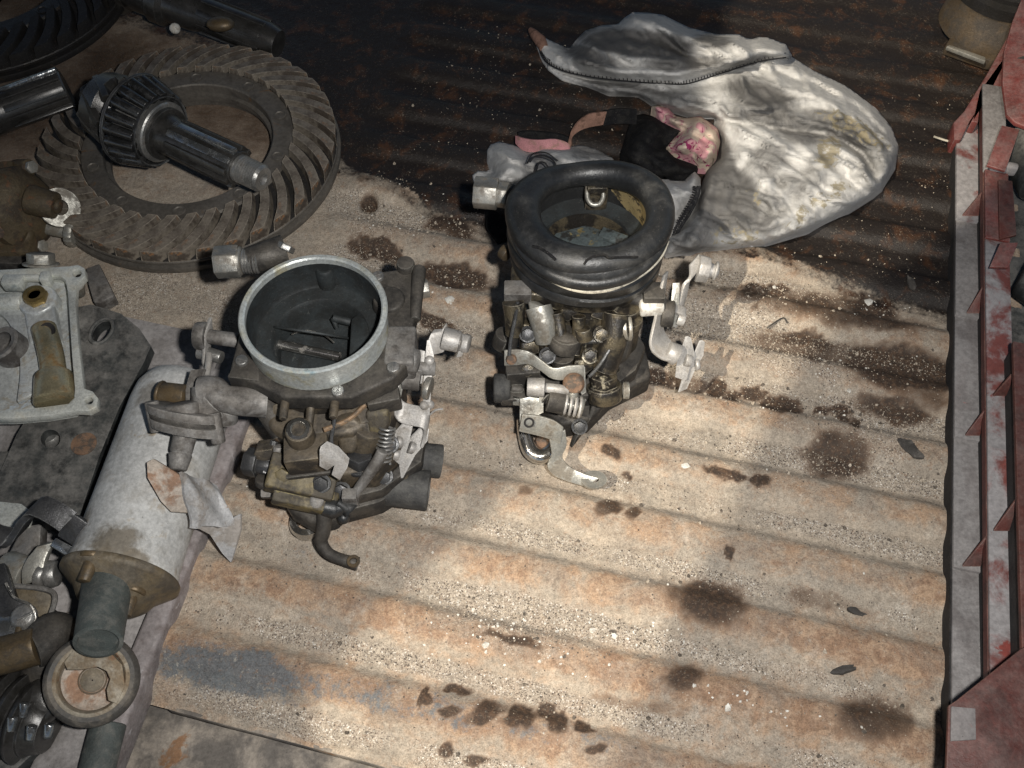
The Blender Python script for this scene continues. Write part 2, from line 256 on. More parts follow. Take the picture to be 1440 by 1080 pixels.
# ------------------------------------------------------------------ mesh builder
def basis(axis, hint=None):
    z = axis.normalized(); h = hint or (V((0, 0, 1)) if abs(z.z) < .9 else V((0, 1, 0)))
    x = h.cross(z); x = x.normalized() if x.length > 1e-9 else z.orthogonal().normalized()
    return x, z.cross(x), z
def spline(pts, k=6, closed=False):
    n = len(pts); out = []
    rng = range(n if closed else n-1)
    for i in rng:
        g = (lambda j: pts[j % n]) if closed else (lambda j: pts[min(max(j, 0), n-1)])
        a, b, c, d = g(i-1), g(i), g(i+1), g(i+2)
        for q in range(k):
            t = q/k
            out.append(.5*((2*b)+(c-a)*t+(2*a-5*b+4*c-d)*t*t+(3*b-a-3*c+d)*t**3))
    if not closed: out.append(pts[-1].copy())
    return out
class B:
    def __init__(s): s.bm = bmesh.new()
    def rings(s, rings, closed=False, caps=True):
        vs = [[s.bm.verts.new(p) for p in r] for r in rings]; n = len(vs[0]); m = len(vs)
        for i in range(m if closed else m-1):
            a, b = vs[i], vs[(i+1) % m]
            for j in range(n):
                k = (j+1) % n; s.bm.faces.new((a[j], a[k], b[k], b[j]))
        if caps and not closed:
            s.bm.faces.new(list(reversed(vs[0]))); s.bm.faces.new(vs[-1])
        return s
    def cyl(s, p0, p1, r0, r1=None, n=20, hint=None):
        p0, p1 = V(p0), V(p1); r1 = r0 if r1 is None else r1; x, y, z = basis(p1-p0, hint)
        c = [(math.cos(2*math.pi*(i+.5)/n), math.sin(2*math.pi*(i+.5)/n)) for i in range(n)]
        return s.rings([[p+x*(r*a)+y*(r*b) for a, b in c] for p, r in ((p0, r0), (p1, r1))])
    def hexn(s, p0, p1, r, hint=None): return s.cyl(p0, p1, r, r, 6, hint)
    def lathe(s, o, axis, prof, n=36, closed=False, caps=True, wob=0.0):
        o = V(o); x, y, z = basis(V(axis))
        rr = []
        for r, h in prof:
            rr.append([o+z*h+(x*math.cos(2*math.pi*i/n)+y*math.sin(2*math.pi*i/n))*(r*(1+wob*math.sin(3*2*math.pi*i/n+h*90))) for i in range(n)])
        return s.rings(rr, closed, caps)
    def tube(s, pts, r, n=12, k=5, closed=False):
        pts = spline([V(p) for p in pts], k, closed) if k > 1 else [V(p) for p in pts]; m = len(pts); rr = []; prev = None
        for i, p in enumerate(pts):
            t = (pts[(i+1) % m]-pts[i-1]) if closed else (pts[min(i+1, m-1)]-pts[max(i-1, 0)])
            x, y, z = basis(t, prev); prev = y if prev is None else (prev-z*prev.dot(z)).normalized(); x, y, z = basis(t, prev)
            rad = r if not isinstance(r, (list, tuple)) else float(np.interp(i/(m-1), np.linspace(0, 1, len(r)), r))
            rr.append([p+x*(rad*math.cos(2*math.pi*j/n))+y*(rad*math.sin(2*math.pi*j/n)) for j in range(n)])
        return s.rings(rr, closed)
    def box(s, c, size, ax=None, ay=None):
        ax = V(ax).normalized() if ax is not None else V((1, 0, 0)); ay = V(ay) if ay is not None else V((0, 1, 0))
        ay = (ay-ax*ay.dot(ax)).normalized(); az = ax.cross(ay); c = V(c); h = [q/2 for q in size]
        r = [[c+ax*(h[0]*a)+ay*(h[1]*b)+az*(h[2]*k) for a, b in ((-1, -1), (1, -1), (1, 1), (-1, 1))] for k in (-1, 1)]
        return s.rings(r)
    def poly(s, pts, d, holes=()):
        pts = [V(p) for p in pts]; d = V(d)
        if not holes: return s.rings([pts, [p+d for p in pts]])
        bm = s.bm; es = []
        for lp in [pts]+[list(map(V, h)) for h in holes]:
            v = [bm.verts.new(p) for p in lp]; es += [bm.edges.new((v[i], v[(i+1) % len(v)])) for i in range(len(v))]
        f = [g for g in bmesh.ops.triangle_fill(bm, use_beauty=True, use_dissolve=False, edges=es)['geom'] if isinstance(g, bmesh.types.BMFace)]
        e = bmesh.ops.extrude_face_region(bm, geom=f)['geom']
        bmesh.ops.translate(bm, vec=d, verts=[g for g in e if isinstance(g, bmesh.types.BMVert)])
        return s
    def strap(s, pts, wdir, w, t, k=1):
        pts = spline([V(p) for p in pts], k) if k > 1 else [V(p) for p in pts]; m = len(pts); wdir = V(wdir).normalized(); rr = []
        for i, p in enumerate(pts):
            t1 = (pts[i]-pts[i-1]).normalized() if i else (pts[1]-pts[0]).normalized()
            t2 = (pts[i+1]-pts[i]).normalized() if i < m-1 else t1
            tg = (t1+t2).normalized(); nrm = tg.cross(wdir).normalized(); f = 1/max(.5, tg.dot(t1)); wd_ = wdir
            ww = w if not isinstance(w, (list, tuple)) else float(np.interp(i/(m-1), np.linspace(0, 1, len(w)), w))
            rr.append([p+wd_*(ww/2*a)+nrm*(t/2*b*f) for a, b in ((-1, -1), (1, -1), (1, 1), (-1, 1))])
        return s.rings(rr)
    def ball(s, c, r, sub=2, sq=(1, 1, 1)):
        mt = Matrix.Translation(V(c)) @ Matrix.Diagonal((r*sq[0], r*sq[1], r*sq[2], 1))
        bmesh.ops.create_icosphere(s.bm, subdivisions=sub, radius=1, matrix=mt); return s
    def rough(s, amp, sc_=70, seed=3):
        for v in s.bm.verts:
            q = v.co*sc_; v.co += V((math.sin(q.x*2.1+q.y*1.3+seed), math.sin(q.y*1.9+q.z*1.7+seed*2), math.sin(q.z*2.3+q.x*1.1+seed*3)))*amp
        return s
    def mesh(s, name, origin=V((0, 0, 0)), bevel=0.0, seg=2, ang=40):
        bm = s.bm; bmesh.ops.recalc_face_normals(bm, faces=bm.faces[:])
        if bevel:
            es = [e for e in bm.edges if len(e.link_faces) == 2 and e.calc_face_angle(0) > R(38)]
            if es: bmesh.ops.bevel(bm, geom=es, offset=bevel, segments=seg, profile=.5, affect='EDGES', clamp_overlap=True)
        for f in bm.faces: f.smooth = True
        for e in bm.edges:
            if len(e.link_faces) == 2 and e.calc_face_angle(0) > R(ang): e.smooth = False
        bmesh.ops.translate(bm, vec=-origin, verts=bm.verts[:])
        me = bpy.data.meshes.new(name); bm.to_mesh(me); bm.free(); return me
def props(o, label=None, cat=None, group=None, kind=None):
    for k, v in (('label', label), ('category', cat), ('group', group), ('kind', kind)):
        if v: o[k] = v
    return o
def thing(name, loc, label, cat, group=None):
    o = bpy.data.objects.new(name, None); o.empty_display_size = .02; C.objects.link(o); o.location = loc
    return props(o, label, cat, group)
ORG = {}
def root_of(o):
    while o.parent: o = o.parent
    return o
def part(name, b, mat, parent, bevel=0.0, seg=2, label=None, ang=40):
    me = b.mesh(name, V(root_of(parent).location), bevel, seg, ang); me.materials.append(M[mat])
    o = bpy.data.objects.new(name, me); C.objects.link(o); o.parent = parent
    if label: o['label'] = label
    return o
def solo(name, b, mat, label, cat, group=None, bevel=0.0, loc=None, kind=None):
    loc = V(loc) if loc is not None else V((0, 0, 0))
    me = b.mesh(name, loc, bevel); me.materials.append(M[mat]); o = bpy.data.objects.new(name, me); C.objects.link(o); o.location = loc
    return props(o, label, cat, group, kind)
def npmesh(name, verts, faces, mats, attrs=None, smooth_=True):
    me = bpy.data.meshes.new(name); verts = np.asarray(verts, dtype=np.float32); faces = np.asarray(faces, dtype=np.int32); k = faces.shape[1]
    me.vertices.add(len(verts)); me.vertices.foreach_set('co', verts.ravel())
    me.loops.add(faces.size); me.loops.foreach_set('vertex_index', faces.ravel())
    me.polygons.add(len(faces)); me.polygons.foreach_set('loop_start', np.arange(0, faces.size, k, dtype=np.int32))
    me.update(calc_edges=True); me.polygons.foreach_set('use_smooth', np.full(len(faces), smooth_))
    for n, a in (attrs or {}).items():
        at = me.attributes.new(n, 'FLOAT', 'POINT'); at.data.foreach_set('value', np.asarray(a, dtype=np.float32))
    for mt in mats: me.materials.append(M[mt])
    me.validate(); me.update(); return me

# ------------------------------------------------------------------ truck bed floor (corrugated sheet)
S_EDGE = .107; T_RAIL = -.262; T_WALL = .2074; PER = .0485
def inside(poly, x, y):
    r = np.zeros(x.shape, bool); n = len(poly)
    for i in range(n):
        (x1, y1), (x2, y2) = poly[i], poly[(i+1) % n]
        c = ((y1 > y) != (y2 > y)) & (x < (x2-x1)*(y-y1)/(y2-y1+1e-12)+x1); r ^= c
    return r
def pdist(poly, x, y, closed=True):
    d = np.full(x.shape, 1e9); qx = np.zeros(x.shape); qy = np.zeros(x.shape); n = len(poly)
    for i in range(n if closed else n-1):
        (x1, y1), (x2, y2) = poly[i], poly[(i+1) % n]; dx, dy = x2-x1, y2-y1
        t = np.clip(((x-x1)*dx+(y-y1)*dy)/(dx*dx+dy*dy+1e-12), 0, 1); ax, ay = x1+t*dx, y1+t*dy
        e = np.hypot(x-ax, y-ay); k = e < d; d = np.where(k, e, d); qx = np.where(k, ax, qx); qy = np.where(k, ay, qy)
    return d, qx, qy
def ell(px, py, lst):
    o = np.zeros(px.shape)
    for cx, cy, rx, ry, rot, st in lst:
        a = R(rot); dx, dy = px-cx, py-cy; u = (dx*math.cos(a)+dy*math.sin(a))/rx; v = (-dx*math.sin(a)+dy*math.cos(a))/ry
        o = np.maximum(o, st*smooth(1.6, .55, np.sqrt(u*u+v*v)))
    return o
OIL_AND_SPOTS = [(1051,406,15,13,0,1),(1091,406,20,11,5,1),(1145,427,48,13,12,.75),(1225,430,46,14,10,.85),(1242,458,42,15,8,.7),(1138,479,46,10,10,.8),(1259,514,76,23,9,1),
 (1252,576,52,14,12,.8),(1008,545,14,13,0,1),(1030,559,12,11,0,.95),(1058,552,16,11,0,1),(1096,567,26,13,8,1),(1155,578,11,6,0,1),(1179,581,13,9,10,1),(1202,593,10,8,0,1),
 (1176,642,44,33,0,.72),(1183,652,22,15,0,1),(1013,670,30,7,14,1),(1065,680,15,7,8,1),(925,530,30,12,10,.9),(881,668,9,8,0,.8),(995,848,58,30,9,.82),(958,950,27,20,0,.72),
 (1232,1011,56,33,5,.66),(1026,776,5,9,10,.9),(853,715,30,9,-14,.7),(892,723,11,10,0,.7),(820,1023,15,8,20,.9),(837,1053,14,7,-20,.85),(592,982,7,16,0,.95),(635,1002,17,6,0,.9),
 (688,1002,21,17,-15,.9),(733,1006,19,19,20,.9),(776,1010,13,24,-35,.95),(643,970,18,8,15,.9),(627,1057,10,10,0,.85),(668,1072,16,8,0,.8),(725,905,40,6,14,.75),(525,350,36,14,14,1),
 (640,388,46,15,10,1),(607,450,27,12,30,1),(690,292,42,20,5,.95),(640,318,32,14,5,.85),(855,636,15,7,15,1),(870,590,28,46,0,.3),(1068,440,10,7,0,.6),(740,690,12,8,0,.5),(1160,845,60,14,10,.45),(900,990,70,12,10,.4),(1190,440,110,26,10,.62),(1150,490,90,18,10,.6),(1270,520,82,28,9,1.25),(1080,420,70,16,10,.5),(960,540,60,14,10,.55),(1290,560,50,20,10,.5)]  # oil stains, plus one faint upright oval beside the rubber-hose carburettor
SANDY = [(1000,500,190,90,10,.55),(880,560,80,50,0,.5),(1180,600,160,60,10,.4),(560,290,120,50,10,.5),(240,430,130,60,0,.45),(620,540,120,80,30,.35),(980,640,150,50,10,.4),(730,880,160,50,12,.4),(560,340,90,40,0,.4)]
WETP = [(60,-120),(150,20),(300,60),(400,110),(455,190),(482,240),(545,262),(600,296),(700,330),(800,345),(960,352),(1060,356),(1120,378),(1190,405),(1338,448),(1400,440),(1400,-80)]
nt_, ns_ = 640, 560
tt = np.linspace(-.66, .255, nt_); ss = np.linspace(S_EDGE, 1.12, ns_); TT, SS = np.meshgrid(tt, ss)
X = math.sin(AW)*SS+math.cos(AW)*TT; Y = math.cos(AW)*SS-math.sin(AW)*TT
PX, PYY = project(X, Y, np.zeros_like(X))
w1 = (fbm(X*60, Y*60, 4, 5)-.5)*2; w2 = (fbm(X*60+40, Y*60, 4, 9)-.5)*2
ph = ((SS-.166)/PER+w1*.02)*2*math.pi; cor = np.cos(ph)                     # +1 in the valleys
amp = .0042*smooth(-.285, -.262, TT)*(1-.72*smooth(640, 420, PX)*smooth(470, 380, PYY)); amp = amp*smooth(1.1, .5, PYY/PYY.max()*0+SS)
prof = -np.tanh(cor*1.6)/math.tanh(1.6)
Z = amp*prof; fill = -.0020+.0013*(fbm(X*40, Y*40, 3, 2)-.5)*2
sandh = np.maximum(Z, fill-.004*(1-smooth(.0, .003, amp)))
Z = np.where(amp > .0008, np.log(np.exp(Z/.0007)+np.exp(fill/.0007))*.0007, Z)
Z = Z+.0009*(fbm(X*22, Y*22, 4, 31)-.5)*2+.0003*(fbm(X*220, Y*220, 3, 77)-.5)*2
edge = smooth(S_EDGE+.018, S_EDGE, SS); Z -= .010*edge**2
a_ = np.hypot(PX-518, PYY-283); Z -= .006*smooth(16, 9, a_)
w3 = (fbm(X*230, Y*230, 3, 15)-.5)*2; w4 = (fbm(X*230+40, Y*230, 3, 19)-.5)*2
oil = ell(PX+w1*18+w3*9, PYY+w2*9+w4*5, OIL_AND_SPOTS)*(.8+.4*fbm(X*120, Y*120, 3, 23)); oil = np.maximum(oil, smooth(15, 8, a_))
dW, _, _ = pdist(WETP, PX, PYY); wet = np.where(inside(WETP, PX+w1*22, PYY+w2*18), .5+.5*smooth(0, 26, dW), .5-.5*smooth(0, 30, dW))
wet *= 1-.22*smooth(80, 20, PYY)*smooth(980, 1080, PX)
oil = np.maximum(oil, .55*smooth(330, 150, PYY)*smooth(520, 380, PX)*(.5+fbm(X*14, Y*14, 4, 21)))
sand = .62*smooth(.25, .95, cor)*smooth(.0008, .003, amp)+ell(PX, PYY, SANDY); sand = np.clip(sand, 0, 1.1)*(1-wet)
blue = ell(PX+w1*25, PYY+w2*12, [(335,948,105,34,12,.85),(580,990,130,24,10,.5),(780,1035,90,14,10,.38),(430,780,60,14,12,.25)])
grey = smooth(-.245, -.275, TT)*smooth(520, 640, PYY)+.35*smooth(.4, 1, -cor*0+fbm(X*9, Y*9, 3, 3))+.5*smooth(330, 520, PYY*0+560-PX)*smooth(470, 400, PYY)*.6
sand = sand*(.5+.9*smooth(.3, .7, fbm(X*16, Y*16, 4, 88)))
rust = .3+.5*smooth(.2, -.9, cor)*smooth(.0008, .003, amp)+.35*smooth(700, 950, PYY)
verts = np.stack([X.ravel(), Y.ravel(), Z.ravel()], 1); idx = np.arange(nt_*ns_).reshape(ns_, nt_)
fc = np.stack([idx[:-1, :-1].ravel(), idx[:-1, 1:].ravel(), idx[1:, 1:].ravel(), idx[1:, :-1].ravel()], 1)
ctr = verts[fc].mean(1); pxm, pym = project(ctr[:, 0], ctr[:, 1], ctr[:, 2])
me = npmesh('truck_bed_floor', verts, fc, ['bed_floor'], dict(oil=oil.ravel(), sand=sand.ravel(), blue=blue.ravel(), grey=grey.ravel(), rust=rust.ravel(), wet=wet.ravel()))
fo_ = bpy.data.objects.new('truck_bed_floor', me); C.objects.link(fo_); props(fo_, kind='structure', label='corrugated rusty truck bed floor with sand and oil stains')
def floor_z(p):
    s, t = p.dot(WD), p.dot(CD); i = int(np.clip((s-S_EDGE)/(1.12-S_EDGE)*(ns_-1), 0, ns_-1)); j = int(np.clip((t+.66)/.915*(nt_-1), 0, nt_-1)); return float(Z[i, j])
# rolled lip of the sheet and the floor under it
lip = B(); pp = [W(S_EDGE+.001, t, -.0150) for t in np.linspace(-.236, .25, 40)]
lip.strap([p+V((0, 0, .0006*math.sin(i*1.7))) for i, p in enumerate(pp)], V((0, 0, 1)), .007, .0025)
o = part('sheet_edge', lip, 'lower_floor', fo_, .0004)
lf = B(); nx, ny = 90, 40; vs = []
for j in range(ny):
    vs.append([lf.bm.verts.new(W(-.1+.235*j/(ny-1), -.5+.8*i/(nx-1), -.0235+.0012*math.sin(i*.7+j*.4)+.0009*math.sin(j*1.3-i*.31))) for i in range(nx)])
for j in range(ny-1):
    for i in range(nx-1): lf.bm.faces.new((vs[j][i], vs[j][i+1], vs[j+1][i+1], vs[j+1][i]))
lfo = solo('lower_ledge', lf, 'lower_floor', 'dirty lower ledge below the edge of the corrugated sheet', None, kind='structure')

# unseen sheet added above the bed, its hole cut to shape the sunlit band
ZR = 1.5
gap = [(1040,-60),(1000,120),(1010,330),(880,470),(760,640),(600,800),(452,945),(425,1020),(400,1130),(840,1130),(950,862),(1020,720),(1090,560),(1190,420),(1330,330),(1500,200),(1500,-60)]
hole = [P(x, y, 0)-SUN*((ZR)/-SUN.z)*1.0 for x, y in gap]
tb = B(); tb.poly([V((-2.6, -2.4, ZR)), V((1.8, -2.4, ZR)), V((1.8, 2.2, ZR)), V((-2.6, 2.2, ZR))], V((0, 0, .004)), [hole])
solo('sun_mask_sheet', tb, 'mask_sheet', 'added unseen dark sheet above the bed, hole shaped to the sunlit band', None, kind='structure')

# ------------------------------------------------------------------ ring gears
NT = 36; RG = .1184
def tooth_mesh():
    b = B(); rr = []
    for k in range(9):
        f = k/8; r = .0845+(.1178-.0845)*f
        ph = -(.05+.24*f+.06*f*f)                      # spiral, clockwise going out
        zt = .0268-.0040*f; zr = .0190-.0062*f
        pit = 2*math.pi/NT; wt = pit*(.50+.06*f); wr = pit*(.76)
        sec = [(-wr/2, zr-.001), (-wt/2-.004, zt-.0012), (-wt/2, zt), (wt/2, zt), (wt/2+.004, zt-.0012), (wr/2, zr-.001)]
        rr.append([V((r*math.cos(ph+a), r*math.sin(ph+a), z)) for a, z in sec])
    b.rings(rr); return b.mesh('tooth', ang=50)
TOOTH = tooth_mesh()
def ring_body():
    b = B(); b.lathe((0, 0, 0), (0, 0, 1), [(.0670, 0), (.0670, .0060), (.0640, .0066), (.0640, .0120), (.0672, .0126), (.0672, .0205), (.0682, .0215), (.0835, .0215), (.0850, .0190), (.1172, .0122), (.1182, .0110), (.1182, .0092), (.1150, .0086), (.1150, .0070), (.1196, .0064), (.1200, .0050), (.1192, .0006), (.1180, 0)], 120, closed=True)
    return b.mesh('gear_body', ang=30)
BODY = ring_body()
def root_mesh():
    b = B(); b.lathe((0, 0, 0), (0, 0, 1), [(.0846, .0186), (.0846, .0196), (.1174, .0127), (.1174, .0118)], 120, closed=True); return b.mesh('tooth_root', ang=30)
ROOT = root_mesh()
def hole_mesh():
    b = B(); b.lathe((0, 0, 0), (0, 0, 1), [(.0042, .0002), (.0050, .0002), (.0052, .0008), (.0042, .0010), (.0036, .0002), (.0001, .0001)], 18); return b.mesh('bolt_hole')
HOLE = hole_mesh()
def ring_gear(loc, rot, tilt, label, mats, group):
    t = thing('ring_gear', loc, label, 'gear', group); t.rotation_euler = (tilt[0], tilt[1], rot)
    def ch(name, me, mat, rz=0, l=(0, 0, 0)):
        o = bpy.data.objects.new(name, me); C.objects.link(o); o.parent = t; o.rotation_euler = (0, 0, rz); o.location = l
        if not me.materials: me.materials.append(None)
        o.material_slots[0].link = 'OBJECT'; o.material_slots[0].material = M[mat]; return o
    ch('gear_body', BODY, mats[1])
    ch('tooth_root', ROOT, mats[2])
    for i in range(NT): ch('tooth', TOOTH, mats[0], 2*math.pi*i/NT)
    for i in range(10):
        a = 2*math.pi*i/10+.3; ch('bolt_hole', HOLE, mats[1], 0, (.0758*math.cos(a), .0758*math.sin(a), .0214))
    return t
g0 = P(264, 197, .024); g0.z = .0015
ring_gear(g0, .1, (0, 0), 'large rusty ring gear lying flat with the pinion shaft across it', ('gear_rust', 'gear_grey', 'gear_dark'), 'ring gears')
g1 = P(-18, -34, .045); g1.z = .0225
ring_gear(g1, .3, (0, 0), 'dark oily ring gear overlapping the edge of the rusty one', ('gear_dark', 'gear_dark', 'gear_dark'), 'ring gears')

# ------------------------------------------------------------------ pinion shaft with taper roller bearing
def pinion():
    a = P(208, 176, .060); e = P(366, 250, .060); ax = (e-a).normalized(); Ltot = (e-a).length
    t = thing('pinion_shaft', V((a.x, a.y, .0)), 'oily splined pinion shaft with tapered roller bearing lying across rusty ring gear', 'shaft')
    x, y, z = basis(ax)
    at = lambda d: a+ax*d
    b = B(); b.lathe(at(-.030), ax, [(.006, -.018), (.020, -.018), (.0255, -.014), (.028, .0), (.022, .008), (.020, .010), (.02, .05)], 40)
    part('pinion_head', b, 'oily_steel', t, ang=35)
    b = B()
    for i in range(9):
        an = 2*math.pi*i/9
        pts = [at(-.046+.026*k/5)+(x*math.cos(an+.12*k)+y*math.sin(an+.12*k))*(.021+.0012*k) for k in range(6)]
        b.tube(pts, .0042, 6, 2)
    part('pinion_teeth', b, 'oily_steel', t)
    # bearing
    b = B(); b.lathe(at(0), ax, [(.017, -.012), (.0235, -.012), (.026, -.010), (.0225, .011), (.0235, .012), (.0235, .0155), (.0225, .0165), (.0185, .0165), (.0175, .0155), (.0165, .010)], 56, closed=True)
    part('inner_race', b, 'steel', t, ang=30)
    b = B(); b.lathe(at(0), ax, [(.0345, -.0125), (.0362, -.0115), (.0355, -.0095), (.0335, -.0100)], 56, closed=True); part('cage', b, 'dark_steel', t)
    b = B(); b.lathe(at(0), ax, [(.0262, .0135), (.0272, .0140), (.0268, .0110), (.0255, .0110)], 56, closed=True); part('cage', b, 'dark_steel', t)
    n = 19
    for i in range(n):
        an = 2*math.pi*i/n; d = x*math.cos(an)+y*math.sin(an)
        b = B(); b.cyl(at(-.0105)+d*.0312, at(.0115)+d*.0258, .0047, .0038, 12); part('roller', b, 'roller', t, .0005)
    # shaft
    b = B(); b.lathe(at(.010), ax, [(.0172, 0), (.0172, .006), (.0155, .012), (.0143, .020), (.0130, Ltot*.72), (.0125, Ltot*.73)], 44); part('shaft', b, 'oily_steel', t, ang=30)
    for i in range(10):
        an = 2*math.pi*i/10+.2; d = x*math.cos(an)+y*math.sin(an); tg = ax.cross(d)
        b = B(); p0 = at(.030)+d*.0138; p1 = at(.010+Ltot*.72)+d*.0142
        b.box((p0+p1)/2, ((p1-p0).length, .0052, .0036), p1-p0, tg); part('spline_tooth', b, 'bright_oily' if d.dot(V((.15, -.35, .92))) > .86 else 'oily_steel', t, .0007)  # upward spline teeth get brighter metal: a highlight painted into the colour
    b = B(); prof = [(.0105, 0), (.0105, .003)]
    k = .003
    while k < Ltot*.26-.010:
        prof += [(.0104, k), (.0086, k+.0010), (.0104, k+.0020)]; k += .0021
    prof += [(.0098, k+.0005), (.0086, k+.0022), (.0045, k+.0022), (.0030, k+.0008), (.0006, k-.0006)]
    b.lathe(at(.010+Ltot*.73), ax, prof, 40); part('threaded_end', b, 'steel', t, ang=18)
    return t
pinion()
def splined_shaft():
    a = P(-60, 178, .044); e = P(94, 122, .052); ax = (e-a).normalized(); Ls = (e-a).length; x, y, z = basis(ax)
    t = thing('splined_shaft', V((a.x, a.y, .0)), 'bright oily splined shaft end poking in over the rusty ring gear teeth', 'shaft')
    b = B(); b.lathe(a, ax, [(.017, -.03), (.017, Ls*.42), (.0145, Ls*.52), (.0140, Ls-.001), (.013, Ls)], 40); part('shaft', b, 'oily_steel', t, ang=30)
    for i in range(10):
        an = 2*math.pi*i/10; d = x*math.cos(an)+y*math.sin(an); p0 = a+ax*(Ls*.45)+d*.0145; p1 = a+ax*(Ls-.001)+d*.0148
        b = B(); b.box((p0+p1)/2, ((p1-p0).length, .0055, .0040), p1-p0, ax.cross(d)); part('spline_tooth', b, 'bright_oily' if i in (2, 7) else 'oily_steel', t, .0007)  # two spline teeth in brighter metal, painted as highlight streaks
splined_shaft()
def back_shaft():
    a = P(150, -34, .040); e = P(392, 62, .02); ax = (e-a).normalized(); Ls = (e-a).length
    t = thing('drive_shaft', V((a.x, a.y, 0)), 'black oily stepped drive shaft lying behind the rusty ring gear', 'shaft')
    b = B(); b.lathe(a, ax, [(.010, 0), (.027, .002), (.029, .012), (.027, .022), (.020, .027), (.020, .05), (.023, .053), (.023, .064), (.0185, .068), (.0175, .092), (.0150, .1), (.0150, Ls-.01), (.012, Ls)], 48)
    part('shaft', b, 'oily_steel', t, ang=30)
    x, y, z = basis(ax)
    for i in range(8):
        an = 2*math.pi*i/8; d = x*math.cos(an)+y*math.sin(an); p0 = a+ax*.1+d*.0150; p1 = a+ax*(Ls-.012)+d*.0150
        b = B(); b.box((p0+p1)/2, ((p1-p0).length, .005, .003), p1-p0, ax.cross(d)); part('spline_tooth', b, 'oily_steel', t, .0006)
    b = B(); c = P(310, 34, .045); b.ball(c, .0095, 2, (1.3, .8, .6)); part('oily_boss', b, 'brass_dark', t)
back_shaft()
b = B(); b.ball(P(246, 40, .030), .0048, 2); b.cyl(P(246, 40, .030), P(246, 38, .012), .0015, .0015, 8)
solo('white_bead', b, 'chip_white', 'tiny round white bead between ring gear and black drive shaft', 'bead', loc=P(246, 40, .012))

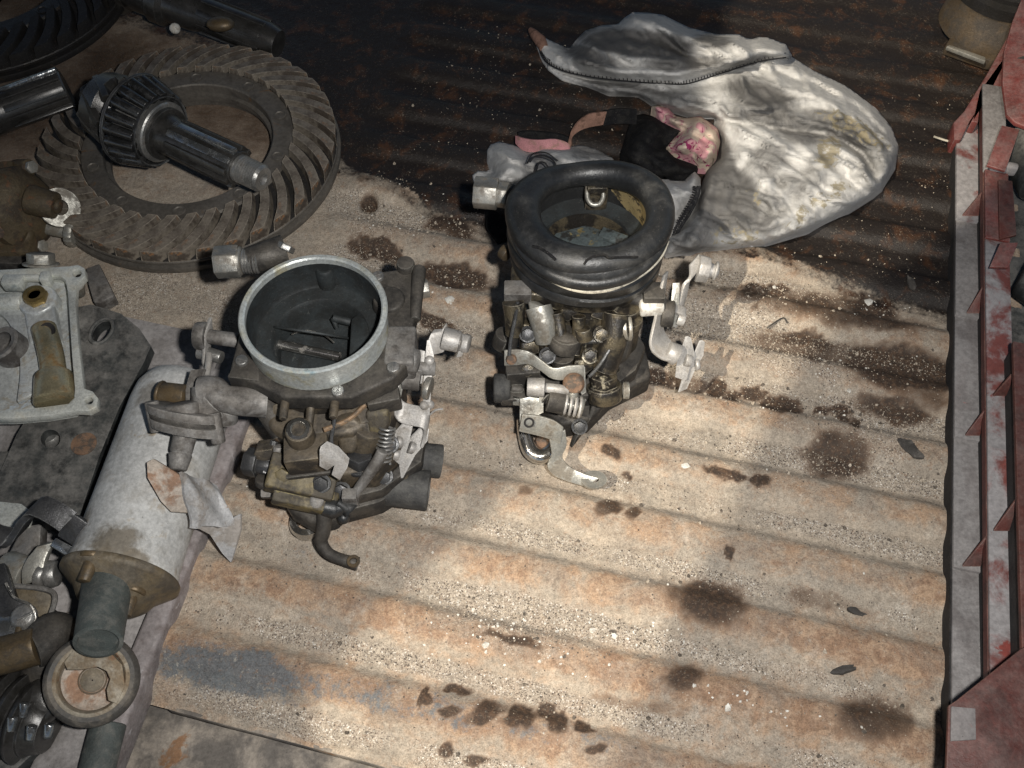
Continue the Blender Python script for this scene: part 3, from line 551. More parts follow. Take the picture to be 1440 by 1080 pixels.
# ------------------------------------------------------------------ carburettor with bare metal intake ring
def xy(p, z): return V((p.x, p.y, z))
def carb_bare():
    c = P(440, 437, .12); X0, Y0 = c.x, c.y
    t = thing('carburettor', V((X0, Y0-.03, 0)), 'carburettor with bare zinc intake ring open at the top, dull brown body', 'carburettor', 'carburettors on the truck bed')
    r = lambda x, y, z: V((X0+x*.01, Y0+y*.01, z))
    Z_ = V((0, 0, 1))
    b = B(); b.lathe(c, Z_, [(.0410, -.0215), (.0424, -.0205), (.0428, -.0050), (.0436, -.0042), (.0438, -.0010), (.0430, 0), (.0410, 0), (.0401, -.0010), (.0399, -.0240), (.0409, -.0240)], 96, closed=True)
    horn = part('intake_ring', b, 'zinc_ring', t, ang=30)
    for px, py in ((402, 535), (449, 545)):
        q = P(px, py, .0985); b = B(); d = (q-c); d.z = 0; d.normalize(); b.box(q-d*.002, (.017, .005, .003), d.cross(Z_), d); part('ring_tab', b, 'zinc_ring', horn, .0008)
    b = B(); b.lathe(c, Z_, [(.0400, -.005), (.0398, -.0245), (.0385, -.0262), (.0300, -.0270), (.0285, -.0290), (.0275, -.040), (.0270, -.0440), (.001, -.0445)], 72, caps=False)
    thr = part('throat', b, 'throat', t, ang=40)
    # chord plate that makes the throat D shaped, boss, screw pads, choke plate and shaft
    b = B(); b.poly([r(1.9, -2.2, .0925), r(3.0, -1.0, .0925), r(3.2, .8, .0925), r(2.2, 1.9, .0925), r(1.75, 1.5, .0925)], V((0, 0, -.035))); part('throat_wall', b, 'throat', thr, .001)
    b = B(); b.lathe(P(461, 398, .094), Z_, [(.0062, -.004), (.0060, .014), (.0048, .0155), (.0036, .0155), (.0030, .0135), (.0005, .0130)], 24); part('screw_boss', b, 'throat', thr)
    b = B(); b.lathe(P(364, 433, .0948), Z_, [(.0055, -.002), (.0053, .0014), (.0034, .0016), (.0026, -.0004), (.0003, -.0006)], 24); part('screw_boss', b, 'throat', thr)
    b = B(); b.cyl(P(468, 447, .086), P(506, 456, .082), .0026, .0026, 14); b.cyl(P(468, 447, .086), P(474, 462, .080), .0016, .0016, 10); part('nozzle', b, 'throat', thr, .0005)
    p0 = P(372, 480, .082); p1 = P(478, 502, .082); b = B(); b.cyl(p0, p1, .0030, .0030, 18); part('choke_shaft', b, 'chrome', thr)
    b = B(); q = P(438, 470, .078); nrm = V((.15, .85, .55)).normalized(); xx, yy, zz = basis(nrm)
    b.poly([q+xx*(.0262*math.cos(i*math.pi/20))+yy*(.0262*math.sin(i*math.pi/20)) for i in range(40)], zz*.0014); part('choke_plate', b, 'throat', thr, .0004)
    b = B(); b.tube([P(410, 470, .083), P(430, 465, .085), P(455, 471, .085), P(470, 482, .083)], .0006, 6); part('choke_edge', b, 'chrome', thr)
    # cover casting
    b = B(); b.poly([r(*q, .099) for q in ((-5.0, -3.1), (-4.75, 1.2), (-3.2, 4.0), (-1, 4.7), (2.2, 4.6), (4.4, 4.9), (5.5, 5.3), (6.1, 4.9), (6.0, 3.2), (5.7, .6), (5.6, -2.2), (4.7, -3.4), (2.4, -4.7), (-1.5, -4.7), (-3.6, -3.6))], V((0, 0, -.014)), [[r(4.05*math.cos(a), 4.05*math.sin(a), .099) for a in np.linspace(0, 2*math.pi, 49)[:-1]]])
    cov = part('top_cover', b, 'cast_dark', t, .0022, 3)
    b = B(); b.cyl(r(5.0, 5.0, .098), r(5.0, 5.0, .1045), .006, .0056, 20); b.cyl(r(5.85, 4.9, .1), r(5.75, 1.0, .097), .0045, .0035, 14); b.cyl(r(4.1, 2.4, .094), r(4.1, 2.4, .1015), .011, .0095, 24); part('cover_boss', b, 'cast_dark', cov, .0012)
    b = B(); b.hexn(P(584, 408, .093), P(603, 405, .093), .0062); part('bolt', b, 'steel_nut', cov, .0006)
    b = B(); b.box(r(5.0, -1.0, .0905), (.018, .028, .020)); b.cyl(r(5.5, -1.6, .092), r(6.1, -1.7, .092), .0075, .0075, 20); part('shaft_boss', b, 'cast_grey', cov, .002, 3)
    # left corner block and fuel inlet
    b = B(); b.poly([r(-5.05, -3.3, .0995), r(-4.3, -1.0, .0995), r(-3.5, -1.2, .0995), r(-3.1, -3.6, .0995)], V((0, 0, -.022))); part('corner_block', b, 'cast_dark', cov, .0012)
    n0, n1, n2, n3 = P(303, 369, .098), P(337, 367, .098), P(350, 367, .098), P(402, 352, .098)
    b = B(); b.hexn(n0, n1, .0108, V((0, -.35, 1))); b.cyl(n1, n1+(n2-n1)*.35, .0098, .0086, 24); nut = part('fuel_inlet_nut', b, 'steel_nut', t, .0009)
    b = B(); dd = (n2-n1).normalized(); b.lathe(n1, dd, [(.0078, 0)]+[(q, .0009*i+.001) for i, q in enumerate((.0082, .0072)*7)], 28); part('thread', b, 'steel', nut)
    b = B(); b.cyl(n2-(n2-n1)*.1, n3, .0085, .0105, 22); part('inlet_boss', b, 'cast_dark', cov, .001)
    b = B(); b.hexn(P(400, 352, .104), P(404, 344, .106), .006); part('plug', b, 'steel', cov, .0006)
    # choke lever at the left
    q = P(275, 472, .088); q2 = P(292, 473, .088); q3 = P(337, 479, .088)
    b = B(); b.cyl(q, q2, .0085, .0092, 24); b.cyl(q2, q3, .0046, .0046, 18); ch = part('choke_spindle', b, 'cast_grey', t, .0012)
    b = B(); wv = V((.12, .2, 1)); b.strap([P(291, 458, .094), P(292, 478, .087), P(290, 497, .080), P(294, 516, .076)], V((.2, 1, .1)), [.013, .015, .013, .010], .0022); part('choke_lever', b, 'lever_white', ch, .0006)
    b = B(); b.cyl(P(280, 494, .079), P(312, 503, .079), .0048, .0040, 14); part('screw', b, 'steel', ch, .0006)
    b = B(); b.tube([P(294, 498, .083), P(292, 520, .083), P(286, 545, .084), P(282, 560, .086)], .0021, 12); part('link_rod', b, 'lever_white', ch)
    b = B(); b.strap([P(279, 520, .086), P(272, 545, .084), P(272, 565, .083)], V((1, .1, 0)), .009, .002); part('rod_bracket', b, 'cast_grey', ch, .0005)
    # vacuum unit
    b = B(); v0, v1 = P(250, 548, .085), P(335, 560, .085)
    b.tube([P(286, 553, .086), P(300, 552, .087), P(320, 562, .086), P(375, 566, .080)], [.0105, .0100, .0085, .0095], 18); b.cyl(P(290, 545, .088), P(291, 588, .080), .0086, .0098, 22); b.cyl(P(318, 556, .086), P(316, 592, .072), .0080, .0076, 20)
    vac = part('vacuum_elbow', b, 'cast_grey', t, .0012)
    ca = P(260, 592, .083); xa = (P(308, 606, .080)-P(212, 588, .084)).normalized(); up = V((-.14, .74, .66)).normalized()
    for k, (dz, mm) in enumerate(((.0022, 'cast_grey'), (-.0008, 'cast_dark'), (-.0062, 'cast_grey'))):
        b = B(); xx = xa; yy = up.cross(xx); L_ = .0225; w_ = .0145 if k != 1 else .0135
        pts = [ca+up*dz+xx*(L_*math.cos(a)*(1.0 if abs(math.cos(a)) > .7 else 1))+yy*(w_*math.sin(a)*(.62 if abs(math.cos(a)) > .85 else 1)) for a in [2*math.pi*i/28 for i in range(28)]]
        b.poly(pts, up*(.0055 if k != 1 else .003)); part('diaphragm_flange', b, mm, vac, .0007)
    b = B(); b.cyl(ca-up*.004, ca+up*.011, .0125, .0105, 26); part('diaphragm_cap', b, 'cast_grey', vac, .0015)
    for sx in (-1, 1):
        b = B(); p_ = ca+xa*(.0185*sx); b.cyl(p_-up*.010, p_+up*.0085, .0042, .0042, 16); part('flange_screw', b, 'cast_grey', vac, .001)
    b = B(); b.cyl(ca+xa*.001-up*.003, P(254, 638, .073), .0070, .0064, 20); b.cyl(P(254, 638, .073), P(250, 662, .070), .0070, .0050, 20); part('vacuum_nipple', b, 'cast_grey', vac, .0012)
    b = B(); b.cyl(P(228, 553, .078), P(264, 557, .080), .0070, .0070, 24); b.cyl(P(224, 552, .078), P(229, 553, .078), .0077, .0077, 24); part('brass_plug', b, 'brass_dark', vac, .001)
    # stub pipe with a copper coloured end
    b = B(); b.tube([P(345, 545, .080), P(362, 553, .080), P(380, 580, .070), P(398, 607, .060)], .0078, 18); st = part('stub_pipe', b, 'cast_dark', t)
    b = B(); b.cyl(P(394, 602, .062), P(401, 613, .057), .0072, .0062, 18); part('pipe_end', b, 'copper_dirty', st, .001)
    # float bowl and body
    b = B(); b.lathe(r(0, -.6, 0), Z_, [(.030, .030), (.034, .036), (.037, .050), (.037, .072), (.039, .082), (.0380, .0905)], 40, caps=False); body = part('main_body', b, 'cast_brown', t, ang=35)
    b = B(); b.poly([r(*q, .074) for q in ((-3.4, -2), (-3.0, -5.0), (-1.5, -6.0), (2.2, -5.6), (4.4, -4.2), (4.9, -1.0), (3.5, 2.2), (-2.2, 2.4))], V((0, 0, -.040))); part('float_bowl', b, 'cast_brown', body, .004, 3)
    for px, pt, pb in ((404, 540, 590), (440, 543, 606), (474, 545, 588)):
        b = B(); b.cyl(P(px, pt, .092), PY(px-6, pb, Y0-.058), .0030, .0024, 10); part('rib', b, 'cast_brown', body, .001)
    q = PY(420, 604, Y0-.062); b = B(); b.cyl(q-V((0, 0, .012)), q, .0085, .0082, 24); part('boss', b, 'cast_brown', body, .0014)
    b = B(); b.lathe(q, (0, -.25, 1), [(.0034, -.001), (.0068, -.001), (.0072, .0006), (.0066, .0016), (.0046, .0018), (.0036, .0006)], 28, closed=True); part('washer', b, 'chrome', body)
    b = B(); b.box(PY(434, 640, Y0-.068), (.026, .018, .020), V((1, .12, .04))); part('front_block', b, 'cast_brown', body, .0016)
    b = B(); b.box(PY(436, 662, Y0-.0745), (.0285, .008, .0035), V((1, .12, .04))); part('gasket_edge', b, 'cast_dark', body, .0008)
    b = B(); b.poly([r(*q, .053) for q in ((.6, -6.0), (1.1, -7.3), (3.4, -7.2), (5.0, -5.2), (4.6, -3.2), (1.8, -3.6))], V((0, 0, -.022))); part('pump_housing', b, 'cast_brown', body, .003, 3)
    b = B(); b.tube([P(455, 605, .078), P(490, 590, .076), P(515, 568, .078), P(535, 553, .08), P(556, 552, .08)], .0016, 8); part('gasket_line', b, 'copper_dirty', body)
    b = B(); b.box(P(540, 562, .079), (.020, .012, .013), V((1, .2, .05))); part('side_lug', b, 'cast_dark', body, .0015)
    b = B(); b.hexn(P(507, 652, .050), P(506, 638, .058), .0085); b.cyl(P(508, 655, .047), P(507, 650, .050), .0105, .0105, 24); part('bolt', b, 'dark_steel', body, .0010)
    b = B(); b.cyl(P(520, 600, .068), P(508, 640, .045), .010, .010, 20); part('bolt_column', b, 'cast_brown', body, .002)
    b = B(); b.poly([P(470, 592, .077), P(498, 586, .078), P(512, 600, .074), P(500, 640, .060), P(478, 640, .060)], V((0, .012, -.006))).rough(.0008, 120); part('body_web', b, 'cast_brown', body, .003, 3)
    b = B(); b.poly([P(514, 580, .078), P(545, 576, .079), P(548, 600, .070), P(530, 628, .060), P(516, 612, .066)], V((0, .012, -.006))).rough(.0008, 120); part('body_web', b, 'cast_yellow', body, .003, 3)
    # throttle body
    b = B(); b.poly([r(*q, .034) for q in ((-3.6, -6.2), (-2.2, -7.6), (.8, -8.2), (3.6, -7.4), (6.0, -5.4), (6.2, -3.2), (4.0, .5), (-3.0, .5))], V((0, 0, -.012))); thb = part('throttle_body', b, 'cast_dark', t, .002)
    b = B(); b.poly([r(*q, .0215) for q in ((-3.2, -6.4), (-1.6, -8.0), (.8, -8.4), (3.4, -7.6), (6.2, -5.6), (6.2, -3.0), (4.0, 0), (-3.0, 0))], V((0, 0, -.0185))); part('base_flange', b, 'cast_dark', thb, .0025)
    ya = PY(372, 668, Y0-.078); yb = PY(468, 690, Y0-.082); xx = (yb-ya).normalized()
    b = B(); b.box((ya+yb)/2+V((0, .006, -.006)), ((yb-ya).length, .022, .016), xx, V((0, 1, .25))); b.box((ya+yb)/2+V((.002, -.004, -.013)), ((yb-ya).length*.94, .014, .012), xx, V((0, 1, .2))); yel = part('lever_housing', b, 'cast_yellow', t, .0018, 3)
    b = B(); b.hexn(P(346, 648, .050), P(364, 652, .050), .0092); b.cyl(P(362, 652, .050), P(384, 657, .049), .0062, .0062, 16); part('bolt', b, 'dark_steel', yel, .0012)
    b = B(); b.cyl(P(392, 627, .06), P(392, 648, .052), .0036, .0042, 12); part('post', b, 'cast_grey', yel, .0006)
    b = B(); b.cyl(P(432, 650, .062), P(432, 660, .057), .0052, .0046, 16); b.cyl(P(372, 672, .05), P(373, 680, .046), .0058, .0062, 16); part('pivot', b, 'cast_dark', yel, .001)
    b = B(); q = P(382, 694, .033); b.box(q, (.013, .006, .013), V((1, .1, -.15)), V((0, 1, .4))); part('stop_tab', b, 'cast_grey', yel, .0015)
    b = B(); b.cyl(P(447, 698, .048), P(444, 709, .043), .0044, .0044, 16); b.cyl(P(430, 704, .043), P(440, 708, .042), .0028, .0032, 12); part('white_screw', b, 'lever_white', yel, .001)
    b = B(); b.poly([r(*q, .030) for q in ((-2.9, -7.2), (-2.0, -8.6), (-.6, -9.4), (.9, -9.2), (1.5, -8.0), (.9, -6.8))], V((0, 0, -.018))); part('throttle_nose', b, 'cast_dark', thb, .004, 3)
    b = B(); b.lathe(P(434, 737, .0035), Z_, [(.006, -.001), (.0112, -.001), (.0120, .003), (.0110, .0068), (.0070, .0075)], 32, closed=True); part('end_ring', b, 'chrome', thb)
    b = B(); b.tube([P(457, 718, .034), P(455, 745, .024), P(452, 762, .0165), P(462, 778, .0125), P(482, 787, .0105), P(504, 793, .0085)], [.0050, .0046, .0040, .0036, .0036, .0044], 14); lev = part('throttle_arm', b, 'cast_dark', t)
    b = B(); b.lathe(P(497, 789, .0155), Z_, [(.0022, -.001), (.0040, -.001), (.0040, .0006), (.0022, .0006)], 20, closed=True); part('arm_eye', b, 'brass_dark', lev)
    b = B(); b.tube([P(455, 712, .040), P(470, 715, .038), P(486, 712, .038), P(494, 718, .036)], [.0055, .0062, .0040, .0058], 12); b.ball(P(483, 728, .030), .0042, 2); b.tube([P(474, 706, .043), P(490, 717, .038)], .0028, 10); part('rubber_joint', b, 'rubber', t)
    b = B(); b.tube([P(538, 634, .066), P(530, 650, .060), P(512, 676, .050), P(494, 703, .042)], [.0034, .0038, .0034, .0030], 12); b.box(P(493, 700, .043), (.009, .007, .012)); part('pump_rod', b, 'cast_grey', t, .0006)
    b = B(); b.poly([PY(449, 634, Y0-.078), PY(458, 626, Y0-.074), PY(474, 634, Y0-.074), PY(490, 651, Y0-.078), PY(488, 658, Y0-.081), PY(478, 676, Y0-.084), PY(466, 668, Y0-.084), PY(470, 655, Y0-.081), PY(460, 662, Y0-.082), PY(449, 656, Y0-.082)], V((.0008, .0025, .0012))); part('white_tab', b, 'lever_white', t, .0007)
    for x_, y_ in ((-4.3, -2.2), (-3.0, 3.2), (4.7, -2.7), (1.6, -4.35), (3.3, 4.2)):
        b = B(); p_ = r(x_, y_, .099); b.cyl(p_, p_+V((0, 0, .0026)), .0040, .0036, 16); b.box(p_+V((0, 0, .0028)), (.0065, .0011, .0008), V((math.cos(x_*3), math.sin(x_*3), 0))); part('cover_screw', b, 'steel', cov, .0004)
    coil = lambda p0, p1, rad, turns, wire: [p0+(p1-p0)*(i/(turns*10))+(lambda q: q[0]*math.cos(i*.628)*rad+q[1]*math.sin(i*.628)*rad)(basis(p1-p0)) for i in range(turns*10+1)]
    b = B(); b.tube(coil(P(545, 600, .070), P(538, 650, .052), .0048, 9, 0), .0008, 6, 1); part('return_spring', b, 'steel', t)
    for q_, r_ in ((((538, 646, .054), (520, 672, .044), (508, 690, .036)), .0010), (((462, 560, .086), (470, 590, .080), (466, 620, .072), (474, 650, .062)), .0012), (((386, 620, .060), (380, 640, .055), (372, 665, .050)), .0024)):
        b = B(); b.tube([P(*w_) for w_ in q_], r_, 8); part('thin_rod', b, 'dark_steel', t)
    for px, py, z_, m_ in ((398, 668, .058, 'cast_yellow'), (452, 680, .054, 'dark_steel'), (480, 690, .040, 'dark_steel'), (540, 670, .036, 'dark_steel'), (395, 575, .074, 'cast_brown'), (548, 625, .058, 'dark_steel')):
        b = B(); p_ = P(px, py, z_); b.hexn(p_, p_+V((0, -.0025, .003)), .0046); b.cyl(p_-V((0, -.001, .002)), p_, .0058, .0058, 16); part('body_screw', b, m_, body, .0005)
    for px, py, z_, sx in ((372, 640, .062, .010), (505, 605, .074, .008), (478, 665, .052, .009), (560, 668, .034, .012), (520, 668, .036, .010)):
        b = B(); b.poly([P(px-14, py-6, z_), P(px+12, py-9, z_), P(px+15, py+6, z_-.006), P(px-3, py+12, z_-.008), P(px-16, py+5, z_-.006)], V((0, sx, -.004))).rough(.0006, 200, px); part('casting_lump', b, 'cast_brown', body, .0012)
    # hose stubs
    for n_, (p0, p1, rd) in enumerate(((P(530, 682, .016), P(603, 690, .0135), .0128), (P(560, 642, .020), P(620, 649, .0135), .0110))):
        b = B(); ax = (p1-p0); Lh = ax.length; b.lathe(p0, ax, [(rd*.98, 0), (rd, Lh*.5), (rd*1.02, Lh), (rd*.70, Lh+.0002), (rd*.68, Lh-.006), (.0005, Lh-.006)], 26); part('hose_stub', b, 'rubber_dusty', t, ang=35)
    # throttle linkage on the right
    sh0, sh1 = P(540, 500, .082), P(607, 520, .078); sd = (sh1-sh0).normalized()
    b = B(); b.cyl(P(535, 512, .084), P(560, 516, .083), .0100, .0100, 24); b.cyl(P(560, 516, .083), P(612, 518, .080), .0050, .0050, 16); b.cyl(P(567, 530, .078), P(592, 534, .077), .0078, .0072, 22); lk = part('throttle_spindle', b, 'cast_grey', t, .001)
    pl = lambda pts, th, zz: [P(x, y, z) for x, y, z in pts]
    b = B(); b.poly([P(570, 488, .092), P(572, 505, .088), P(564, 540, .078), P(560, 560, .071), P(556, 552, .073), P(557, 525, .082), P(562, 500, .089)], V((.0018, .0003, 0))); part('edge_plate', b, 'lever_zinc', lk, .0004)
    b = B(); b.strap([P(560, 540, .078), P(557, 562, .070), P(563, 578, .064), P(580, 584, .063), P(597, 588, .063), P(600, 600, .058), P(596, 616, .052)], V((.12, .55, .25)), .013, .0022, 3); part('bent_lever', b, 'lever_white', lk, .0006)
    b = B(); b.poly([P(588, 492, .091), P(594, 494, .091), P(592, 520, .082), P(590, 540, .076), P(583, 538, .076), P(586, 515, .083)], V((.0018, .0003, 0))); b.poly([P(600, 478, .094), P(606, 500, .088), P(602, 540, .076), P(600, 585, .064), P(594, 584, .064), P(595, 540, .076), P(597, 505, .086)], V((.0020, .0003, 0))); part('link_plate', b, 'lever_white', lk, .0005)
    b = B(); b.poly([P(601, 480, .093), P(606, 468, .095), P(620, 466, .094), P(626, 456, .096), P(628, 470, .092), P(624, 496, .084), P(612, 499, .084), P(602, 500, .085)], V((.0012, .0030, -.0005))); part('cam_lever', b, 'lever_white', lk, .0008)
    b = B(); b.cyl(P(622, 475, .090), P(646, 481, .088), .0072, .0068, 22); b.cyl(P(646, 481, .088), P(652, 482, .087), .0056, .0056, 18); b.cyl(P(652, 482, .087), P(660, 484, .087), .0064, .0060, 8); b.strap([P(649, 478, .09), P(650, 490, .085), P(645, 502, .08)], V((1, .2, 0)), .004, .0016); part('cable_stud', b, 'lever_white', lk, .0008)
    for px, py, z in ((604, 507, .086), (604, 569, .066), (597, 570, .067)):
        b = B(); b.ball(P(px, py, z), .0032, 2); part('rivet', b, 'lever_white', lk)
    b = B(); b.cyl(P(598, 545, .075), P(606, 547, .075), .0072, .0072, 20); part('spindle_nut', b, 'steel_nut', lk, .0008)
    b = B(); b.poly([P(566, 594, .060), P(578, 597, .060), P(570, 630, .050), P(562, 655, .042), P(548, 642, .046), P(543, 618, .053)], V((.002, .0002, .0008))); part('clevis_plate', b, 'lever_white', lk, .0006)
    b = B(); b.poly([P(590, 600, .056), P(600, 604, .055), P(598, 622, .050), P(580, 642, .043), P(563, 674, .032), P(560, 655, .038), P(566, 632, .046), P(578, 612, .053)], V((.002, .0002, .0008))); part('clevis_plate', b, 'lever_white', lk, .0006)
    for p0, p1 in (((558, 622, .053), (566, 622, .052)), ((553, 638, .048), (562, 640, .047)), ((575, 628, .050), (583, 631, .048))):
        b = B(); b.cyl(P(*p0), P(*p1), .0040, .0036, 14); part('pin', b, 'lever_white', lk, .0008)
    b = B(); b.tube([P(604, 584, .060), P(612, 577, .058), P(622, 575, .056)], .0007, 6); part('loose_wire', b, 'lever_white', lk)
carb_bare()

# ------------------------------------------------------------------ carburettor with rubber intake hose
def carb_rubber():
    c = P(829, 306, .120); X0, Y0 = c.x, c.y
    t = thing('carburettor', V((X0, Y0-.03, 0)), 'carburettor with cracked black rubber hose seal around its intake, oily body', 'carburettor', 'carburettors on the truck bed')
    r = lambda x, y, z: V((X0+x*.01, Y0+y*.01, z)); Z_ = V((0, 0, 1))
    # rubber collar
    b = B(); tl = V((0, .06, 1)).normalized()
    b.lathe(c, tl, [(.0470, -.0300), (.0495, -.0295), (.0502, -.0240), (.0488, -.0222), (.0506, -.0205), (.0514, -.0130), (.0500, -.0112), (.0512, -.0090), (.0508, -.0010), (.0480, .0025), (.0425, .0020), (.0410, -.004), (.0412, -.030)], 96, closed=True, wob=.012).rough(.0007, 30, 2)
    col = part('rubber_collar', b, 'rubber', t, ang=45)
    pts = []
    for i in range(16):
        a = 2*math.pi*i/16; rr = .0415+.0012*math.sin(2*a+.6); x = rr*math.cos(a)*1.0; y = rr*math.sin(a)*.93
        pts.append(V((c.x+.0012+x, c.y-.001+y, c.z+.0055-.05*y-.02*x+.0026*math.sin(a*2+1)-.006*math.exp(-((a-3.75)/.55)**2))))
    b = B(); b.tube(pts, [.0098, .0092, .0098, .0088, .0094, .0104, .0112, .0090, .0084, .0092, .0098], 22, 5, closed=True).rough(.0006, 60).rough(.0011, 22, 5); tor = part('rubber_hose', b, 'rubber', t)
    # loose lip, crack and light cord
    ring = lambda a, r_, dz: V((c.x+r_*math.cos(a), c.y+r_*math.sin(a), c.z+dz))
    b = B(); b.tube([ring(R(a), .0515+.0006*math.sin(a*.1), -.0005-.0085*math.sin(R(a-200)*1.25)) for a in range(195, 341, 12)], [.0004, .0011, .0013, .0013, .0012, .0009, .0004], 8); part('cord', b, 'cord_white', tor)
    b = B(); b.tube([ring(R(a), .0505, .0035-.006*math.sin(R(a-190)*1.2)) for a in range(188, 350, 12)], [.0012, .0036, .0046, .0046, .0040, .0030, .001], 12); part('rubber_lip', b, 'rubber', tor)
    tp = lambda a, ph: V((c.x+.0012+(.0415+.0096*math.cos(ph))*math.cos(a), c.y-.001+(.0415*.93+.0096*math.cos(ph))*math.sin(a), c.z+.0055+.0018+.0096*math.sin(ph)))
    b = B(); b.tube([tp(R(a), R(p)) for a, p in ((262, 28), (264, 45), (269, 58), (276, 62), (279, 50), (284, 48), (292, 40), (300, 26))], .0008, 6); b.tube([tp(R(a), R(p)) for a, p in ((222, 20), (228, 32), (236, 30), (242, 18))], .0010, 6); part('crack', b, 'cloth_black', tor)
    # inside
    b = B(); b.lathe(c, Z_, [(.0410, -.002), (.0405, -.024), (.0300, -.026), (.0285, -.030), (.0275, -.075), (.001, -.076)], 64, caps=False); thr = part('throat', b, 'throat', t)
    b = B(); n = 18
    for z0, z1 in ((.1165, .0955),):
        ra = [V((c.x+.0398*math.cos(a), c.y+.0398*math.sin(a), z)) for z in (z0, z1) for a in np.linspace(.25, 1.35, n)]
        vv = [b.bm.verts.new(p) for p in ra]
        for i in range(n-1): b.bm.faces.new((vv[i], vv[i+1], vv[n+i+1], vv[n+i]))
    part('stained_wall', b, 'throat_stain', thr)
    b = B(); b.poly([r(-2.9, -.6, .0955), r(-2.0, .9, .0955), r(0, 1.6, .0955), r(1.8, .8, .0955), r(2.9, -.9, .0955), r(2.0, -2.0, .0955), r(-1.8, -2.0, .0955)], V((0, 0, -.003))); part('choke_plate', b, 'throat_teal', thr, .0006)
    b = B(); b.box(r(-.45, -.2, .0972), (.030, .011, .003), V((1, .06, 0))); b.box(r(1.7, .4, .0972), (.018, .009, .003), V((1, -.5, 0))); part('choke_step', b, 'throat_teal', thr, .0008)
    b = B(); b.ball(r(.9, -1.0, .0965), .0065, 2, (1.2, .6, .4)); part('residue', b, 'rust_screw', thr)
    q = P(838, 282, .100); b = B(); b.box(q+V((0, .002, -.002)), (.015, .010, .022)); b.box(q+V((0, 0, .012)), (.014, .009, .008)); part('bracket_post', b, 'cast_oily', thr, .002)
    b = B(); b.tube([P(826, 262, .113), P(826, 278, .109), P(832, 287, .107), P(842, 287, .107), P(848, 278, .109), P(848, 263, .113)], .0016, 10); part('bracket_loop', b, 'lever_zinc', thr)
    # fuel inlet nut
    n0, n1, n2, n3 = P(667, 270, .094), P(700, 273, .094), P(714, 275, .094), P(745, 282, .094)
    b = B(); b.hexn(n0, n1, .0112, V((0, -.45, 1))); b.hexn(n1, n2, .0092, V((0, -.45, 1))); part('fuel_inlet_nut', b, 'steel_nut', t, .0009)
    b = B(); b.cyl(n2, n3, .0080, .0080, 20); part('inlet_boss', b, 'cast_dark', t, .001)
    # bodies
    b = B(); b.lathe(r(.2, -.4, 0), Z_, [(.028, .024), (.032, .030), (.033, .050), (.036, .060), (.0365, .075), (.043, .083), (.0435, .092)], 44); body = part('main_body', b, 'cast_oily', t, ang=35)
    b = B(); b.poly([r(*q, .0915) for q in ((-5.0, -3.9), (-4.9, -1.6), (-4.4, 1.0), (-2, 4.0), (2.5, 4.2), (4.6, 2.5), (4.9, -.8), (4.2, -2.9), (1.5, -4.4), (-2.0, -4.4), (-3.4, -3.9))], V((0, 0, -.011))); cov = part('top_cover', b, 'cast_oily', t, .002, 3)
    q = P(728, 412, .092); b = B(); b.box(q+V((0, .004, -.004)), (.0175, .012, .010)); part('lug', b, 'cast_grey', cov, .0012)
    b = B(); b.cyl(P(729, 411, .0905), P(729, 413.5, .0875), .0034, .0032, 16); part('lug_hole', b, 'brass_dark', cov, .0004)
    b = B(); b.cyl(P(715, 358, .082), P(705, 352, .082), .0055, .0048, 16); part('side_boss', b, 'brass_dark', cov, .001)
    for pts, rd, mm in ((((722, 425, .088), (724, 450, .078), (722, 470, .070)), .0072, 'cast_oily'), (((757, 432, .084), (764, 455, .078), (768, 478, .068)), .0085, 'lever_zinc'), (((782, 440, .084), (788, 470, .074), (790, 500, .064)), .0045, 'cast_oily'), (((815, 445, .084), (814, 470, .074), (808, 500, .064)), .0042, 'cast_oily'), (((868, 440, .080), (862, 480, .066), (850, 520, .050)), .0095, 'cast_oily')):
        b = B(); b.tube([P(*p) for p in pts], [rd, rd*.95, rd*.8], 16).rough(.0005, 90); part('rib', b, mm, body)
    b = B(); b.poly([P(742, 425, .086), P(758, 430, .088), (P(775, 440, .085)), P(778, 462, .077), P(764, 470, .074), P(748, 452, .079)], V((0, .006, -.003))); part('torn_gasket', b, 'lever_zinc', body, .0015)
    b = B(); b.cyl(P(712, 470, .062), P(706, 486, .052), .0072, .0072, 18); b.lathe(P(706.5, 485, .0525), P(706, 487, .0515)-P(706.5, 485, .0525), [(.0040, 0), (.0070, 0), (.0070, .0008), (.0040, .0008)], 18, closed=True); b.cyl(P(724, 445, .075), P(716, 500, .052), .0045, .0045, 12); part('side_pipe', b, 'cast_dark', body, .001)
    b = B(); b.poly([r(*q, .068) for q in ((-4.1, -3.0), (-3.6, -5.0), (-1.0, -6.0), (2.0, -5.8), (3.6, -4.2), (3.6, 0), (-3.6, 0))], V((0, 0, -.035))); part('float_bowl', b, 'cast_oily', body, .004, 3)
    b = B(); b.cyl(P(797, 470, .074), P(794, 488, .064), .0105, .0110, 22); b.ball(P(793, 484, .069), .0095, 2, (1.1, .9, .9)); b.cyl(P(790, 500, .058), P(789, 514, .050), .0085, .0060, 18); part('pump_dome', b, 'cast_dark', body, .001)
    b = B(); b.cyl(P(820, 462, .080), P(822, 478, .073), .0052, .0056, 14); part('bolt_head', b, 'cast_oily', body, .001)
    for z_, p_ in ((.082, (880, 430)), (.078, (884, 446))):
        b = B(); b.cyl(P(*p_, z_), P(p_[0]-2, p_[1]+10, z_-.006), .0095, .0095, 22); part('lug', b, 'cast_oily', body, .0015)
    b = B(); b.cyl(P(868, 462, .072), P(884, 461, .074), .0078, .0078, 22); b.lathe(P(882, 461, .074), P(890, 460.5, .074)-P(882, 461, .074), [(.0055, 0), (.0088, .0), (.0088, .0022), (.0055, .0022)], 26, closed=True); part('side_tube', b, 'lever_zinc', body, .0006)
